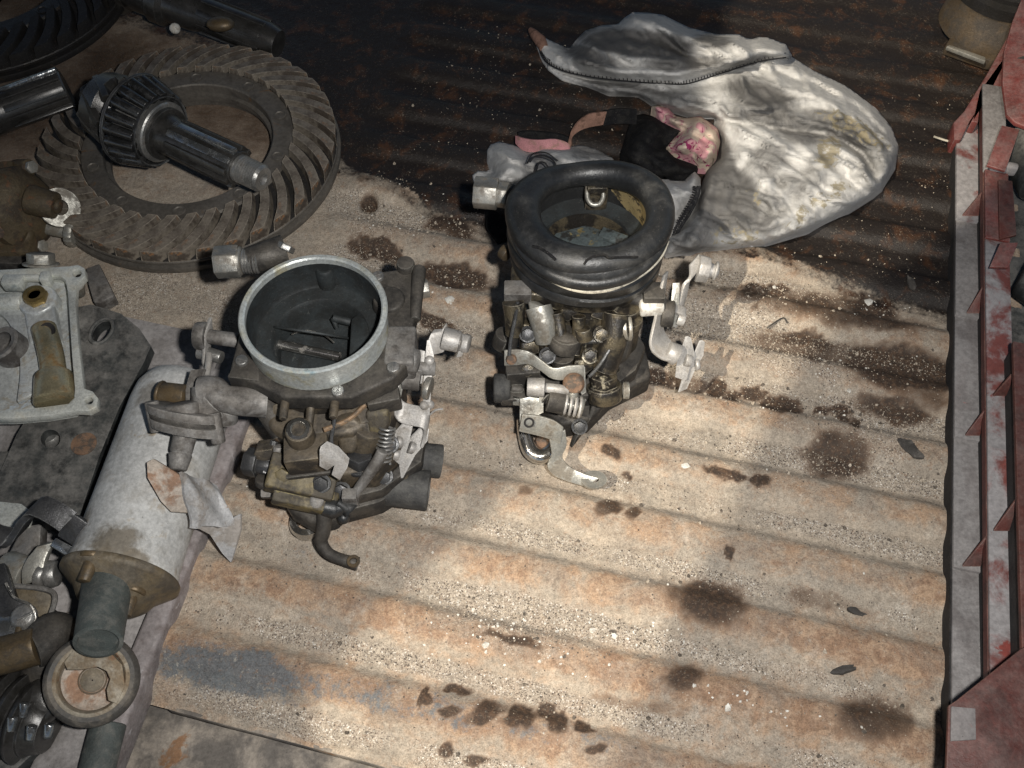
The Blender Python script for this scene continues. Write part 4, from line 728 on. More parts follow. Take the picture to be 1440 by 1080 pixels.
    b = B(); b.tube([P(880, 470, .066), P(872, 490, .056), P(862, 505, .048)], [.006, .008, .005], 12).rough(.0006); part('side_rib', b, 'cast_dark', body)
    b = B(); b.poly([r(*q, .038) for q in ((-4.2, -4.8), (-3.8, -7.0), (-1.6, -8.2), (1.0, -8.0), (3.4, -6.0), (4.2, -4.0), (2.6, -.5), (-3.2, -.5))], V((0, 0, -.014))); thb = part('throttle_body', b, 'cast_dark', t, .0025)
    b = B(); b.poly([r(*q, .024) for q in ((-4.0, -5.0), (-3.5, -7.4), (-1.6, -9.4), (.2, -9.0), (1.8, -7.2), (4.6, -5.6), (4.4, -3.2), (2.6, 0), (-3.2, 0))], V((0, 0, -.020))); part('base_flange', b, 'cast_dark', thb, .003, 3)
    b = B(); b.tube([P(735, 590, .016), P(738, 612, .012), P(746, 634, .008), P(760, 642, .007), P(774, 634, .008), P(782, 618, .011)], [.004, .0048, .0055, .0055, .0050, .004], 14); part('chrome_rim', b, 'chrome', thb)
    b = B(); b.cyl(P(764, 622, .006), P(764, 620, .010), .006, .005, 16); part('base_screw', b, 'rust_screw', thb, .001)
    b = B(); b.strap([P(836, 560, .030), P(828, 590, .020), P(805, 622, .008)], V((.3, .3, 1)), .010, .003, 3); part('flange_rib', b, 'cast_dark', thb, .0008)
    b = B(); b.hexn(P(849, 540, .040), P(849, 524, .050), .0100); b.cyl(P(850, 560, .030), P(849, 540, .040), .0125, .0118, 24); part('bolt', b, 'cast_oily', thb, .002)
    p0, p1 = P(862, 549, .034), P(884, 549, .034); b = B(); Ls = (p1-p0).length; b.lathe(p0, p1-p0, [(.004, 0)]+[(q, Ls*.6*i/9) for i, q in enumerate((.0050, .0042)*5)]+[(.0058, Ls*.62), (.0058, Ls), (.0020, Ls)], 20); part('idle_screw', b, 'lever_zinc', thb)
    p0, p1 = P(694, 546, .046), P(718, 546, .046); b = B(); b.cyl(p0, p1, .0098, .0092, 26); kn = part('black_knob', b, 'rubber_dusty', t, .0018, 3)
    b = B(); b.box(P(735, 530, .05), (.022, .010, .022), V((1, .1, 0))); b.cyl(p1, P(735, 548, .045), .004, .004, 12); b.box(P(730, 558, .043), (.024, .010, .008)); part('lever_block', b, 'cast_dark', t, .0015)
    b = B(); b.poly([P(721, 556, .047), P(735, 560, .047), P(736, 568, .043), P(721, 566, .043)], V((0, -.002, 0))); part('clip', b, 'lever_zinc', t, .0003)
    # front linkage
    wv = V((0, .55, .8))
    b = B(); b.strap([P(709, 503, .066), P(726, 502, .066), P(744, 503, .065), P(762, 514, .063), P(778, 525, .061), P(800, 524, .061), P(821, 524, .060)], wv, [.0105, .0108, .0085, .0075, .0075, .010, .011], .0020, 3); bar = part('link_bar', b, 'lever_zinc', t, .0005)
    b = B(); b.poly([P(797, 519, .061), P(823, 520, .061), P(824, 552, .050), P(818, 556, .049), P(812, 540, .055), P(797, 536, .056)], V((0, .0018, .001))); part('bar_end', b, 'lever_zinc', bar, .0005)
    b = B(); b.lathe(P(719, 506, .067), (0, -.75, .6), [(.0003, .0015), (.0030, .0012), (.0036, -.001)], 16); part('rivet', b, 'rust_screw', bar)
    b = B(); b.lathe(P(807, 540, .058), (0, -.75, .6), [(.0070, -.002), (.0068, .001), (.0050, .0032), (.0003, .0036)], 22); part('rusty_screw', b, 'rust_screw', bar)
    p0, p1, p2 = P(741, 544, .057), P(766, 545, .057), P(800, 549, .055)
    b = B(); b.cyl(p0, p1, .0060, .0062, 18); b.cyl(p1, p2, .0032, .0032, 12); ad = part('adjusting_screw', b, 'lever_white', t, .0008)
    p0, p1, p2 = P(770, 562, .050), P(793, 567, .048), P(820, 574, .046)
    b = B(); b.cyl(p0, p1, .0075, .0075, 18); b.cyl(P(768, 560, .05), p0, .005, .005, 6); part('screw_sleeve', b, 'cast_dark', ad, .001)
    ax = p2-p1; x, y, z = basis(ax); b = B(); b.tube([p1+ax*(i/60)+(x*math.cos(i*.42)+y*math.sin(i*.42))*.0062 for i in range(61)], .0011, 6, 1); part('spring', b, 'lever_white', ad)
    b = B(); b.cyl(p1+ax*.75, p2, .0072, .0066, 16); b.cyl(p1, p2, .003, .003, 10); b.cyl(P(806, 550, .055), P(806, 568, .047), .0035, .0035, 10); part('screw_end', b, 'lever_zinc', ad, .001)
    b = B(); b.poly([P(731, 566, .050), P(745, 563, .051), P(758, 565, .050), P(758, 540, .060), P(764, 540, .060), P(764, 580, .045), P(752, 586, .043), P(748, 596, .039), P(731, 600, .039)], V((0, .0020, .001)), [[P(744+3.2*math.cos(a), 573+2.2*math.sin(a), .047) for a in np.linspace(0, 5.6, 9)]]); part('angle_bracket', b, 'lever_zinc', ad)
    b = B(); pts = [P(732, 594, .044), P(756, 598, .041), P(776, 604, .037), P(790, 612, .033), P(786, 632, .024), P(780, 648, .018), P(790, 662, .0135), P(812, 672, .0105), P(842, 680, .0080)]
    b.strap([pts[0], pts[1], pts[2], pts[3]], V((.15, .55, .75)), [.012, .0135, .0135, .012], .0022, 4); arm = part('throttle_arm', b, 'lever_zinc', t, .0005)
    b = B(); b.strap([pts[3]+V((-.003, .001, 0)), pts[4], pts[5], pts[6], pts[7], P(834, 678, .0085)], V((.85, .42, .35)), [.012, .0115, .0115, .0115, .0105, .0105], .0024, 4); part('arm_bend', b, 'lever_zinc', arm, .0005)
    ce = P(835, 676, .0090); b = B(); b.poly([ce+V((.0085*math.cos(a), .0070*math.sin(a), -.0010*math.sin(a))) for a in np.linspace(0, 2*math.pi, 25)[:-1]], V((0, 0, .0022)), [[ce+V((.0034*math.cos(a), .0024*math.sin(a), 0)) for a in np.linspace(0, 2*math.pi, 13)[:-1]]]); part('arm_eye', b, 'lever_zinc', arm)
    b = B(); b.lathe(P(744, 594, .0445), (0, -.7, .7), [(.0022, 0), (.0034, 0), (.0034, .0008), (.0022, .0008)], 14, closed=True); part('arm_hole', b, 'dark_gap', arm)
    for px, py, z_, m_ in ((742, 470, .074, 'dark_steel'), (770, 500, .066, 'dark_steel'), (830, 500, .060, 'cast_oily'), (846, 470, .072, 'cast_oily'), (815, 600, .022, 'dark_steel'), (742, 520, .058, 'cast_oily')):
        b = B(); p_ = P(px, py, z_); b.hexn(p_, p_+V((0, -.0028, .003)), .0044); b.cyl(p_-V((0, -.001, .002)), p_, .0056, .0056, 16); part('body_screw', b, m_, body, .0005)
    for px, py, z_, sx in ((745, 490, .066, .010), (778, 480, .070, .008), (835, 480, .068, .010), (846, 440, .082, .008), (800, 440, .084, .008), (822, 515, .056, .010), (735, 465, .074, .008), (858, 520, .046, .012)):
        b = B(); b.poly([P(px-13, py-8, z_), P(px+11, py-10, z_), P(px+14, py+5, z_-.006), P(px-2, py+12, z_-.008), P(px-15, py+6, z_-.006)], V((0, sx, -.004))).rough(.0006, 200, px); part('casting_lump', b, 'cast_oily', body, .0012)
    for q_ in (((716, 503, .068), (718, 480, .076), (724, 450, .086), (728, 425, .090)), ((828, 530, .060), (842, 515, .062), (858, 490, .068), (870, 470, .074))):
        b = B(); b.tube([P(*w_) for w_ in q_], .0012, 8); part('thin_rod', b, 'dark_steel', t)
    # right-hand linkage
    b = B(); b.cyl(P(885, 418, .082), P(935, 430, .080), .0050, .0050, 16); b.box(P(918, 417, .084), (.014, .014, .014)); b.cyl(P(930, 440, .074), P(948, 442, .074), .0090, .0090, 22); lk = part('throttle_spindle', b, 'cast_dark', t, .0015)
    b = B(); b.box(P(916, 432, .0815), (.0155, .009, .009), V((1, .1, 0))); part('white_block', b, 'chip_white', lk, .0018)
    b = B(); b.strap([P(936, 384, .096), P(931, 410, .088), P(927, 440, .077), P(923, 470, .066), P(928, 484, .060), P(940, 496, .056), P(952, 500, .055)], V((.55, .75, -.1)), [.005, .006, .010, .016, .018, .015, .012], .0022, 4); part('bent_lever', b, 'lever_white', lk, .0006)
    b = B(); b.poly([P(946, 398, .089), P(952, 398, .089), P(951, 430, .079), P(946, 460, .068), P(938, 462, .067), P(943, 430, .079)], V((.0018, .0004, 0))); part('link_plate', b, 'lever_zinc', lk, .0004)
    b = B(); b.strap([P(976, 365, .094), P(976, 385, .089), P(966, 395, .086), P(961, 415, .080), P(956, 436, .073), P(953, 456, .066)], V((.6, .75, .1)), [.010, .010, .007, .008, .007, .006], .0020, 3); part('link_plate', b, 'lever_white', lk, .0005)
    b = B(); b.cyl(P(980, 377, .089), P(996, 380, .088), .0095, .0088, 8); b.cyl(P(996, 380, .088), P(1010, 383, .087), .0052, .0040, 12); b.cyl(P(1004, 381, .0875), P(1008, 382, .0873), .0066, .0066, 14); part('cable_stud', b, 'lever_white', lk, .001)
    b = B(); b.strap([P(943, 432, .079), P(954, 436, .077), P(962, 440, .075), P(957, 447, .071)], V((.1, 1, .2)), .006, .0026, 3); b.cyl(P(952, 448, .071), P(962, 451, .070), .004, .004, 12); part('link_clip', b, 'lever_white', lk, .0006)
    b = B(); b.cyl(P(938, 492, .057), P(953, 500, .054), .0062, .0075, 18); part('clevis_boss', b, 'lever_white', lk, .001)
    b = B(); b.poly([P(963, 473, .063), P(968, 476, .061), P(974, 502, .050), P(966, 520, .043), P(962, 536, .036), P(948, 531, .038), P(951, 510, .047)], V((.002, .0003, .0006))); part('clevis_plate', b, 'lever_white', lk, .0006)
    b = B(); b.poly([P(983, 479, .058), P(987, 482, .056), P(985, 502, .048), P(976, 515, .042), P(962, 548, .028), P(953, 552, .027), P(958, 535, .034), P(972, 505, .047)], V((.002, .0003, .0006))); part('clevis_plate', b, 'lever_white', lk, .0006)
    for p0, p1 in (((963, 506, .050), (972, 508, .049)), ((977, 513, .044), (983, 512, .044))):
        b = B(); b.cyl(P(*p0), P(*p1), .0042, .0038, 14); part('pin', b, 'lever_white', lk, .0008)
carb_rubber()

# ------------------------------------------------------------------ rag
def cloth(name, poly, zf, mat, parent, dirt=(), stain=(), step=3.0, base=.0015, noise_amp=.0012, label=None, seed=1, crinkle=1.0):
    pa = np.array(poly, float); x0, y0 = pa.min(0)-step; x1, y1 = pa.max(0)+step
    gx = np.arange(x0, x1+step, step); gy = np.arange(y0, y1+step, step); GX, GY = np.meshgrid(gx, gy)
    ins = inside(poly, GX, GY); d, qx, qy = pdist(poly, GX, GY)
    cell = ins[:-1, :-1] | ins[1:, :-1] | ins[:-1, 1:] | ins[1:, 1:]
    GX = np.where(ins, GX, qx); GY = np.where(ins, GY, qy); d = np.where(ins, d, 0)
    z = zf(GX, GY, d)+noise_amp*(fbm(GX/26+seed*3.7, GY/26, 4, 40+seed)-.5)*2*smooth(0, 10, d)
    rdg = lambda u, v_, sd: 1-np.abs(2*fbm(u, v_, 3, sd)-1)*2.2
    wx = GX+18*(fbm(GX/50, GY/50, 2, 61+seed)-.5); wy = GY+18*(fbm(GX/50+9, GY/50, 2, 62+seed)-.5)
    ca_, sa_ = math.cos(.38), math.sin(.38); ux = wx*ca_+wy*sa_; uy = -wx*sa_+wy*ca_
    z = z+crinkle*(.0056*np.maximum(0, rdg(ux/110, uy/40, 50+seed)-.55)*2.2+.0040*np.maximum(0, rdg(ux/70+5, uy/22, 55+seed)-.62)*2.6+.0022*np.maximum(0, rdg(ux/36+2, uy/30+7, 57+seed)-.72)*3.2+.0006*(fbm(GX/7, GY/7, 2, 58)-.5))*smooth(0, 14, d)
    z = np.maximum(z, base)
    ptz = [P(a, b_, c) for a, b_, c in zip(GX.ravel(), GY.ravel(), z.ravel())]
    vs = np.array([list(p) for p in ptz]); n0 = len(vs)
    idx = np.arange(GX.size).reshape(GX.shape); F_ = []
    for j, i in zip(*np.nonzero(cell)): F_.append((idx[j, i], idx[j, i+1], idx[j+1, i+1], idx[j+1, i]))
    F_ = np.array(F_)
    # skirt down to what it lies on
    ed = {}
    for f in F_:
        for k in range(4):
            e = (int(f[k]), int(f[(k+1) % 4])); ed[e] = 1
    bd = [e for e in ed if (e[1], e[0]) not in ed]; used = {}
    vl = vs.tolist(); F2 = F_.tolist(); drop = .012
    for a, b_ in bd:
        for q in (a, b_):
            if q not in used: used[q] = len(vl); v_ = vs[q]; vl.append([v_[0], v_[1]+.0008, max(-.001, v_[2]-drop)])
        F2.append([b_, a, used[a], used[b_]])
    D = ell(GX, GY, dirt).ravel(); S_ = ell(GX, GY, stain).ravel()
    back = np.zeros(len(vl)-n0); D = np.concatenate([D, back+.4]); S_ = np.concatenate([S_, back])
    loc = np.array(root_of(parent).location)
    vv = np.array(vl)-loc; u_, inv = np.unique(np.array(F2).ravel(), return_inverse=True)
    me = npmesh(name, vv[u_], inv.reshape(-1, 4), [mat], dict(dirt=D[u_], stain=S_[u_]))
    o = bpy.data.objects.new(name, me); C.objects.link(o); o.parent = parent
    if label: o['label'] = label
    return o
def folds(x, y, lst):
    o = np.zeros(x.shape)
    for pl_, a, w in lst:
        d, _, _ = pdist(pl_, x, y, False); o = o+a*np.exp(-(d/w)**2)
    return o
RAGF = [(p_, a_*1.25, w_*.62) for p_, a_, w_ in [([(985,168),(1040,172),(1110,182),(1170,190),(1215,215),(1230,245)],-.006,9),([(1090,100),(1140,115),(1200,145),(1240,185)],-.0045,7),([(1010,150),(1080,150),(1130,140),(1180,150)],.004,9),
 ([(1150,160),(1200,165),(1235,200),(1245,230)],.005,8),([(1170,205),(1210,225),(1225,260)],.005,8),([(1120,165),(1165,178),(1200,190)],.0045,7),([(1000,250),(990,300),(970,345)],.006,16),([(1030,205),(1045,250),(1020,310)],-.0035,14),
 ([(1130,200),(1150,240),(1120,290)],.003,18),([(1190,250),(1215,270)],-.004,10),([(870,125),(940,140),(1000,150)],.004,9),([(860,115),(930,128),(1000,118)],-.003,8),([(1060,330),(1120,300),(1180,280)],.003,16),
 ([(1205,165),(1250,210)],-.004,6),([(1180,185),(1240,250)],-.003,7),([(1060,215),(1100,260)],-.003,8),([(1080,255),(1090,310)],.003,10)]]
rg = thing('rag', V(P(1080, 230, 0)), 'dirty white torn jersey rag with black and pink lining behind the carburettor', 'rag')
RAG1 = [(764,84),(791,100),(830,112),(890,110),(960,104),(1040,78),(1100,66),(1114,80),(1144,99),(1190,121),(1231,151),(1254,179),(1264,206),(1259,238),(1240,270),(1190,302),(1135,328),(1075,346),(1007,354),(961,357),(935,362),(930,330),(952,322),(974,296),(984,270),(988,254),(995,238),(1010,221),(1013,197),(1002,170),(975,168),(940,158),(915,150),(897,137),(855,137),(820,122),(791,112),(770,96)]
def z1(x, y, d): return .0015+.023*(1-np.exp(-d/12))*smooth(740, 960, x)+.006*smooth(0, 10, d)+.010*np.exp(-(((x-1110)/110)**2+((y-220)/60)**2))+folds(x, y, RAGF)
rb = cloth('jersey_body', RAG1, z1, 'cloth_white', rg, dirt=[(1030,300,50,34,0,.75),(1000,275,22,50,0,.9),(1080,290,30,20,20,.55),(1130,190,40,14,10,.6),(1150,240,20,30,30,.4),(950,140,50,12,10,.6),(1070,135,50,22,20,.8),(1010,240,24,60,-12,.95),(1035,272,30,30,0,.85),(1100,170,80,12,10,.7),(900,130,60,14,10,.5),(1190,185,60,18,25,.75),(1080,225,26,26,0,.55),(975,335,36,24,0,.6),(1115,260,30,16,30,.5),(1060,310,36,20,0,.6),(840,122,30,10,10,.5),(1225,215,26,40,-10,.5)],
 stain=[(1165,215,20,26,20,.62),(1180,265,16,18,0,.5),(1150,285,40,14,-20,.5),(1120,310,40,14,-10,.4),(1030,330,50,18,0,.45),(1200,180,60,16,30,.55),(1060,270,14,30,0,.4)], label='grey white jersey cloth with grime and oil stains')
RAG2 = [(746,43),(758,46),(768,54),(800,69),(812,54),(823,43),(845,36),(869,34),(878,25),(890,17),(912,18),(933,21),(955,32),(970,39),(1007,48),(1039,48),(1048,53),(1057,55),(1068,52),(1080,53),(1105,62),(1114,78),(1108,84),(1070,92),(1030,104),(990,116),(960,125),(930,122),(880,120),(830,112),(791,103),(770,92),(760,78)]
F2_ = [(p_, a_*1.3, w_*.62) for p_, a_, w_ in [([(812,60),(870,50),(930,60),(1000,90)],-.006,14),([(800,80),(870,100),(950,104),(1050,82)],.006,9),([(890,25),(930,40),(990,60),(1050,70)],.004,10),([(1060,62),(1100,75)],.004,8),([(830,60),(850,85)],.004,8),([(880,80),(960,88)],.003,8),([(930,50),(960,75),(1000,80)],-.003,8),([(900,40),(915,62),(905,85)],.003,8),([(985,60),(1030,60)],.003,6)]]
def z2(x, y, d): return .004+.034*(1-np.exp(-d/14))*smooth(735, 860, x)+.004*smooth(0, 6, d)+folds(x, y, F2_)+.012*smooth(960, 1060, x)
up_ = cloth('jersey_flap', RAG2, z2, 'cloth_white', rg, dirt=[(900,62,80,18,6,.95),(960,88,60,12,0,.7),(830,80,40,14,20,.7),(1000,58,30,10,0,.65),(1050,90,30,10,-15,.6),(850,50,30,10,0,.5),(1030,100,30,8,-10,.6)], stain=[(930,70,60,14,10,.3)], seed=4)
# overlock seam: two threads and the cross stitches between them
sm = [(756,60),(762,80),(775,93),(800,103),(835,110),(870,114),(905,117),(940,119),(965,119),(990,112),(1015,104),(1045,94),(1075,86),(1105,82)]
sp = spline([V((x, y-4, 0)) for x, y in sm], 12); zs = z2(np.array([p.x for p in sp]), np.array([p.y for p in sp]), pdist(RAG2, np.array([p.x for p in sp]), np.array([p.y for p in sp]))[0])+.0022
b = B()
b.tube([P(p.x, p.y-3.4, z) for p, z in zip(sp, zs)], .0004, 5, 1); b.tube([P(p.x, p.y+3.0, z-.001) for p, z in zip(sp, zs)], .0006, 5, 1)
for i in range(4, len(sp)-8, 2): b.tube([P(sp[i].x, sp[i].y-3.4, zs[i]+.0002), P(sp[i].x+1.2, sp[i].y+3.0, zs[i]-.0008)], .00035, 4, 1)
part('overlock_seam', b, 'thread_black', up_)
# pale tip, inner linings, straps, lower left bundle
b = B(); b.tube([P(746, 42, .008), P(752, 49, .009), P(760, 58, .010), P(765, 68, .010)], [.0025, .0045, .0055, .004], 10); part('pale_tip', b, 'strap_tan', rg)
BLK = [(890,163),(905,160),(930,166),(955,176),(968,184),(940,205),(950,220),(985,232),(978,246),(962,253),(935,251),(912,249),(890,236),(872,217),(880,190)]
cloth('black_lining', BLK, lambda x, y, d: .006+.016*(1-np.exp(-d/12))+.004*np.sin(x/9+y/14)*smooth(0, 8, d), 'cloth_black', rg, step=3.5, seed=6)
PNK1 = [(916,150),(925,147),(940,152),(950,163),(964,166),(985,163),(998,172),(1010,182),(1013,200),(1009,218),(998,231),(985,230),(972,221),(945,214),(937,207),(946,196),(958,184),(944,176),(930,172),(924,160)]
cloth('pink_floral_lining', PNK1, lambda x, y, d: .014+.016*(1-np.exp(-d/8))+.0035*np.sin(x/6.5+y/9)*smooth(0, 6, d)+.003*np.sin(y/5-x/11)*smooth(0, 6, d), 'cloth_floral', rg, step=2.5, seed=7)
b = B(); b.strap([P(726, 196, .010), P(737, 203, .012), P(758, 206, .013), P(780, 204, .014), P(797, 208, .012), P(800, 214, .008)], V((0, .5, .85)), [.006, .010, .011, .010, .009, .008], .002, 4); part('pink_strap', b, 'strap_pink', rg)
b = B(); b.strap([P(802, 208, .006), P(802, 194, .012), P(810, 180, .018), P(826, 170, .021), P(850, 166, .019)], V((.25, .5, .85)), [.006, .008, .010, .012, .011], .002, 4); part('tan_strap', b, 'strap_tan', rg)
b = B(); b.strap([P(848, 166, .017), P(870, 163, .017), P(895, 164, .016)], V((0, .5, .85)), .012, .003, 4); part('black_strap', b, 'cloth_black', rg)
b = B(); b.tube([P(729, 192, .004), P(745, 190, .005), P(785, 194, .005), P(800, 200, .004)], .004, 8); part('strap_fold', b, 'cloth_black', rg)
LOW = [(664,246),(672,240),(690,242),(684,228),(685,211),(690,203),(702,199),(722,204),(742,212),(762,206),(790,208),(815,204),(835,208),(862,222),(872,250),(850,275),(800,285),(760,290),(730,282),(712,270),(690,262),(668,262)]
cloth('jersey_bundle', LOW, lambda x, y, d: .003+.026*(1-np.exp(-d/11))+.0055*np.sin(x/11+np.sin(y/13)*1.5)*smooth(0, 8, d)+.004*np.sin(y/9-x/19)*smooth(0, 8, d), 'cloth_white', rg, dirt=[(760,235,30,20,0,.5),(830,215,30,10,0,.5),(700,235,16,20,20,.25)], step=2.5, seed=9)
b = B(); b.tube([P(745, 228, .040), P(752, 220, .041), P(764, 219, .041), P(776, 224, .040), P(781, 233, .038), P(772, 236, .038), P(766, 229, .040), P(758, 229, .040), P(754, 240, .038)], .0007, 6); b.tube([P(741, 230, .039), P(750, 216, .040), P(768, 215, .040), P(784, 226, .038)], .0006, 6); part('curled_seam', b, 'thread_black', rg)
b = B(); b.poly([P(682, 300, .003), P(690, 296, .004), P(712, 312, .004), P(716, 340, .003), P(700, 345, .002), P(684, 325, .002)], V((0, 0, .004))); part('hanging_scrap', b, 'cloth_black', rg, .001)
RGT = [(912,249),(935,252),(962,254),(976,240),(985,250),(986,272),(974,296),(955,322),(944,340),(925,345),(918,300),(905,262)]
cloth('jersey_inner', RGT, lambda x, y, d: .010+.016*(1-np.exp(-d/9))+.004*np.sin(y/10+x/17)*smooth(0, 8, d), 'cloth_white', rg, dirt=[(950,300,16,30,20,.35)], step=2.5, seed=11)
b = B()
for off in (0, 7):
    q = [(984-off*.3, 262), (980-off*.4, 280), (970-off, 300), (957-off, 320), (948-off, 338)]; b.tube([P(x, y, .031-.004*i) for i, (x, y) in enumerate(q)], .0011, 6)
sq = spline([V((x, y, 0)) for x, y in ((983, 264), (978, 282), (967, 301), (954, 321), (946, 337))], 6)
for i, p in enumerate(sq): z = .0315-.016*i/len(sq); b.tube([P(p.x+1, p.y+1, z), P(p.x-8, p.y-2, z)], .0007, 4, 1)
part('overlock_seam', b, 'thread_black', rg)

# ------------------------------------------------------------------ left side: sill rail, can, plate, covers
def rail():
    t = thing('sill_rail', W(.2, -.262, 0), 'long mauve grey painted steel rail along the left edge of the bed floor', 'rail')
    b = B(); b.poly([W(.335, -.2715, .013), W(.335, -.2590, .013), W(-.06, -.2395, .013), W(-.06, -.2560, .013)], V((0, 0, -.027))); part('rail_bar', b, 'rail_purple', t, .003, 3)
    b = B(); b.poly([W(.345, -.2985, .006), W(.345, -.2725, .006), W(-.06, -.2570, .006), W(-.06, -.288, .006)], V((0, 0, -.02))); part('rail_foot', b, 'sill_grey', t, .0015)
    b = B(); b.poly([P(192, 512, .010), P(278, 510, .012), P(322, 522, .012), P(330, 590, .010), P(240, 600, .008), P(150, 600, .006)], V((0, 0, -.009))); part('end_plate', b, 'sill_grey', t, .002)
rail()
b = B(); b.poly([W(.36, -.66, .001), W(.36, -.29, .001), W(-.06, -.275, .001), W(-.06, -.66, .001)], V((0, 0, -.02)))
so_ = solo('side_ledge', b, 'sill_grey', 'dusty grey steel ledge under the loose carburettor parts', None, kind='structure', bevel=.001)
def can():
    a = P(258, 560, .034); e = P(172, 806, .034); ax = (e-a).normalized(); Lc = (e-a).length; rr = .0315
    t = thing('ignition_coil', V((a.x, a.y, .0)), 'fat white painted cylinder with brown end cap lying beside the mauve rail', 'cylinder')
    b = B(); b.lathe(a, ax, [(.004, -.012), (.020, -.0115), (.027, -.008), (.0305, .0), (rr, .010), (rr, Lc-.006), (rr+.0008, Lc-.004), (rr+.0008, Lc), (rr-.003, Lc+.0005)], 72); part('can_body', b, 'can_white', t, ang=45)
    b = B(); x, y, z = basis(ax); m = e+ax*.0005
    b.lathe(m, ax, [(.004, 0), (.0335, 0), (.0345, .0012), (.0345, .0042), (.033, .0055), (.024, .0125), (.0205, .018), (.016, .0215), (.004, .022)], 60); cap = part('end_cap', b, 'cap_brown', t, ang=50)
    for px, py in ((118, 818), (176, 866)):
        p1 = P(px, py, .062 if px < 150 else .044); p0 = p1-ax*.016; b = B(); b.cyl(p0, p1, .0040, .0036, 14); b.cyl(p0, p0+ax*.003, .0075, .0070, 18); part('terminal_stud', b, 'brass_dark', cap, .0006)
    b = B(); n0 = P(152, 815, .046); n1 = P(138, 903, .062); aa = (n1-n0); Ln = aa.length; b.lathe(n0, aa, [(.0150, -.004), (.0138, .004), (.0132, Ln*.5), (.0128, Ln), (.0108, Ln+.0006), (.0100, Ln-.0020), (.001, Ln-.0024)], 36); part('rubber_boot', b, 'hose_green', t, ang=40)
can()
def cup():
    c0 = P(129, 956, .040); n = (V((0, 0, H))-c0).normalized(); n = (n+V((-.04, .02, .12))).normalized()
    t = thing('disc_cup', V((c0.x, c0.y, 0)), 'round rusty cream dished disc with dark rim below the white cylinder', 'disc')
    b = B(); b.lathe(c0, n, [(.010, -.022), (.018, -.020), (.0235, -.012), (.0252, -.004), (.0246, .0015), (.0222, .0040), (.0198, .0036)], 60, caps=False); part('rim', b, 'cup_rim', t, ang=50)
    b = B(); b.lathe(c0, n, [(.0200, .0034), (.0190, .0040), (.0178, .0040), (.0168, .0025), (.0160, -.0040)], 60, caps=False); fc_ = part('inner_ring', b, 'cup_face', t, ang=40)
    b = B(); b.lathe(c0, n, [(.0162, -.0040), (.0130, -.0062), (.0100, -.0066), (.0078, -.0064), (.0074, -.0050), (.0064, -.0040), (.0060, -.0046), (.0004, -.0048)], 48, caps=False); part('recess', b, 'tab_rusty', fc_, ang=40)
    b = B(); b.lathe(c0, n, [(.0076, -.0062), (.0074, -.0048), (.0062, -.0040), (.0004, -.0042)], 36, caps=False); part('hub', b, 'cap_brown', fc_, ang=40)
    x, y, z = basis(n)
    f = lambda u, v, h: c0+x*u*.001+y*v*.001+n*h
    pj = lambda px, py, h: (lambda d: V((0, 0, H))+d*((c0+n*h-V((0, 0, H))).dot(n)/d.dot(n)))(ray(px, py))
    b = B(); b.poly([pj(90, 932, .0036), pj(110, 905, .0036), pj(150, 912, .0036), pj(172, 935, .0036), pj(176, 965, .0036), pj(164, 990, .0036), pj(152, 985, .0036), pj(150, 970, .0036), pj(155, 955, .0036), pj(150, 944, .0036), pj(138, 938, .0036), pj(115, 942, .0036), pj(95, 942, .0036)], n*.0012); part('torn_cover', b, 'cup_face', fc_, .0005)
cup()
b = B(); b.tube([P(153, 1016, .014), P(147, 1040, .013), P(138, 1075, .012), P(128, 1120, .012)], .0098, 20)
solo('rubber_hose', b, 'hose_green', 'dark green grey rubber hose end below the round dished disc', 'hose', loc=P(148, 1040, 0), bevel=.001)
def crumple():
    t = thing('torn_bracket', V(P(290, 720, .014)), 'crumpled torn pale metal bracket folded over the mauve rail', 'bracket')
    b = B(); b.poly([P(206, 650, .076), P(215, 645, .077), P(243, 662, .073), P(262, 674, .069), P(266, 700, .062), P(262, 721, .057), P(240, 720, .060), P(226, 705, .066), P(207, 672, .073)], V((.0008, .0010, -.0025))); part('rusty_tab', b, 'tab_rusty', t, .0005)
    b = B(); g = []
    rows = [[(250, 666, .072), (264, 672, .064), (292, 676, .046), (305, 684, .042)], [(256, 690, .067), (277, 692, .058), (300, 694, .042), (315, 704, .036)], [(262, 716, .058), (280, 715, .053), (305, 714, .038), (322, 722, .030)], [(266, 742, .050), (285, 738, .042), (305, 742, .034), (326, 738, .026)]]
    vs = [[b.bm.verts.new(P(*q)) for q in r_] for r_ in rows]
    for j in range(3):
        for i in range(3): b.bm.faces.new((vs[j][i], vs[j][i+1], vs[j+1][i+1], vs[j+1][i]))
    bmesh.ops.subdivide_edges(b.bm, edges=b.bm.edges[:], cuts=4, use_grid_fill=True)
    for v in b.bm.verts: q = v.co*420; v.co += V((math.sin(q.y+q.x), math.sin(q.x*1.3), math.sin(q.x*.9+q.y*1.2)*1.3))*.0008
    r_ = bmesh.ops.solidify(b.bm, geom=b.bm.faces[:], thickness=.002); part('crumpled_sheet', b, 'foil_white', t)
    b = B(); b.poly([P(266, 742, .034), P(285, 736, .040), P(322, 735, .026), P(330, 726, .030), P(338, 722, .030), P(338, 745, .022), P(324, 791, .009), P(312, 778, .014), P(295, 752, .026), P(280, 744, .032)], V((.0006, .0008, -.0018))); part('torn_point', b, 'foil_white', t, .0004)
crumple()
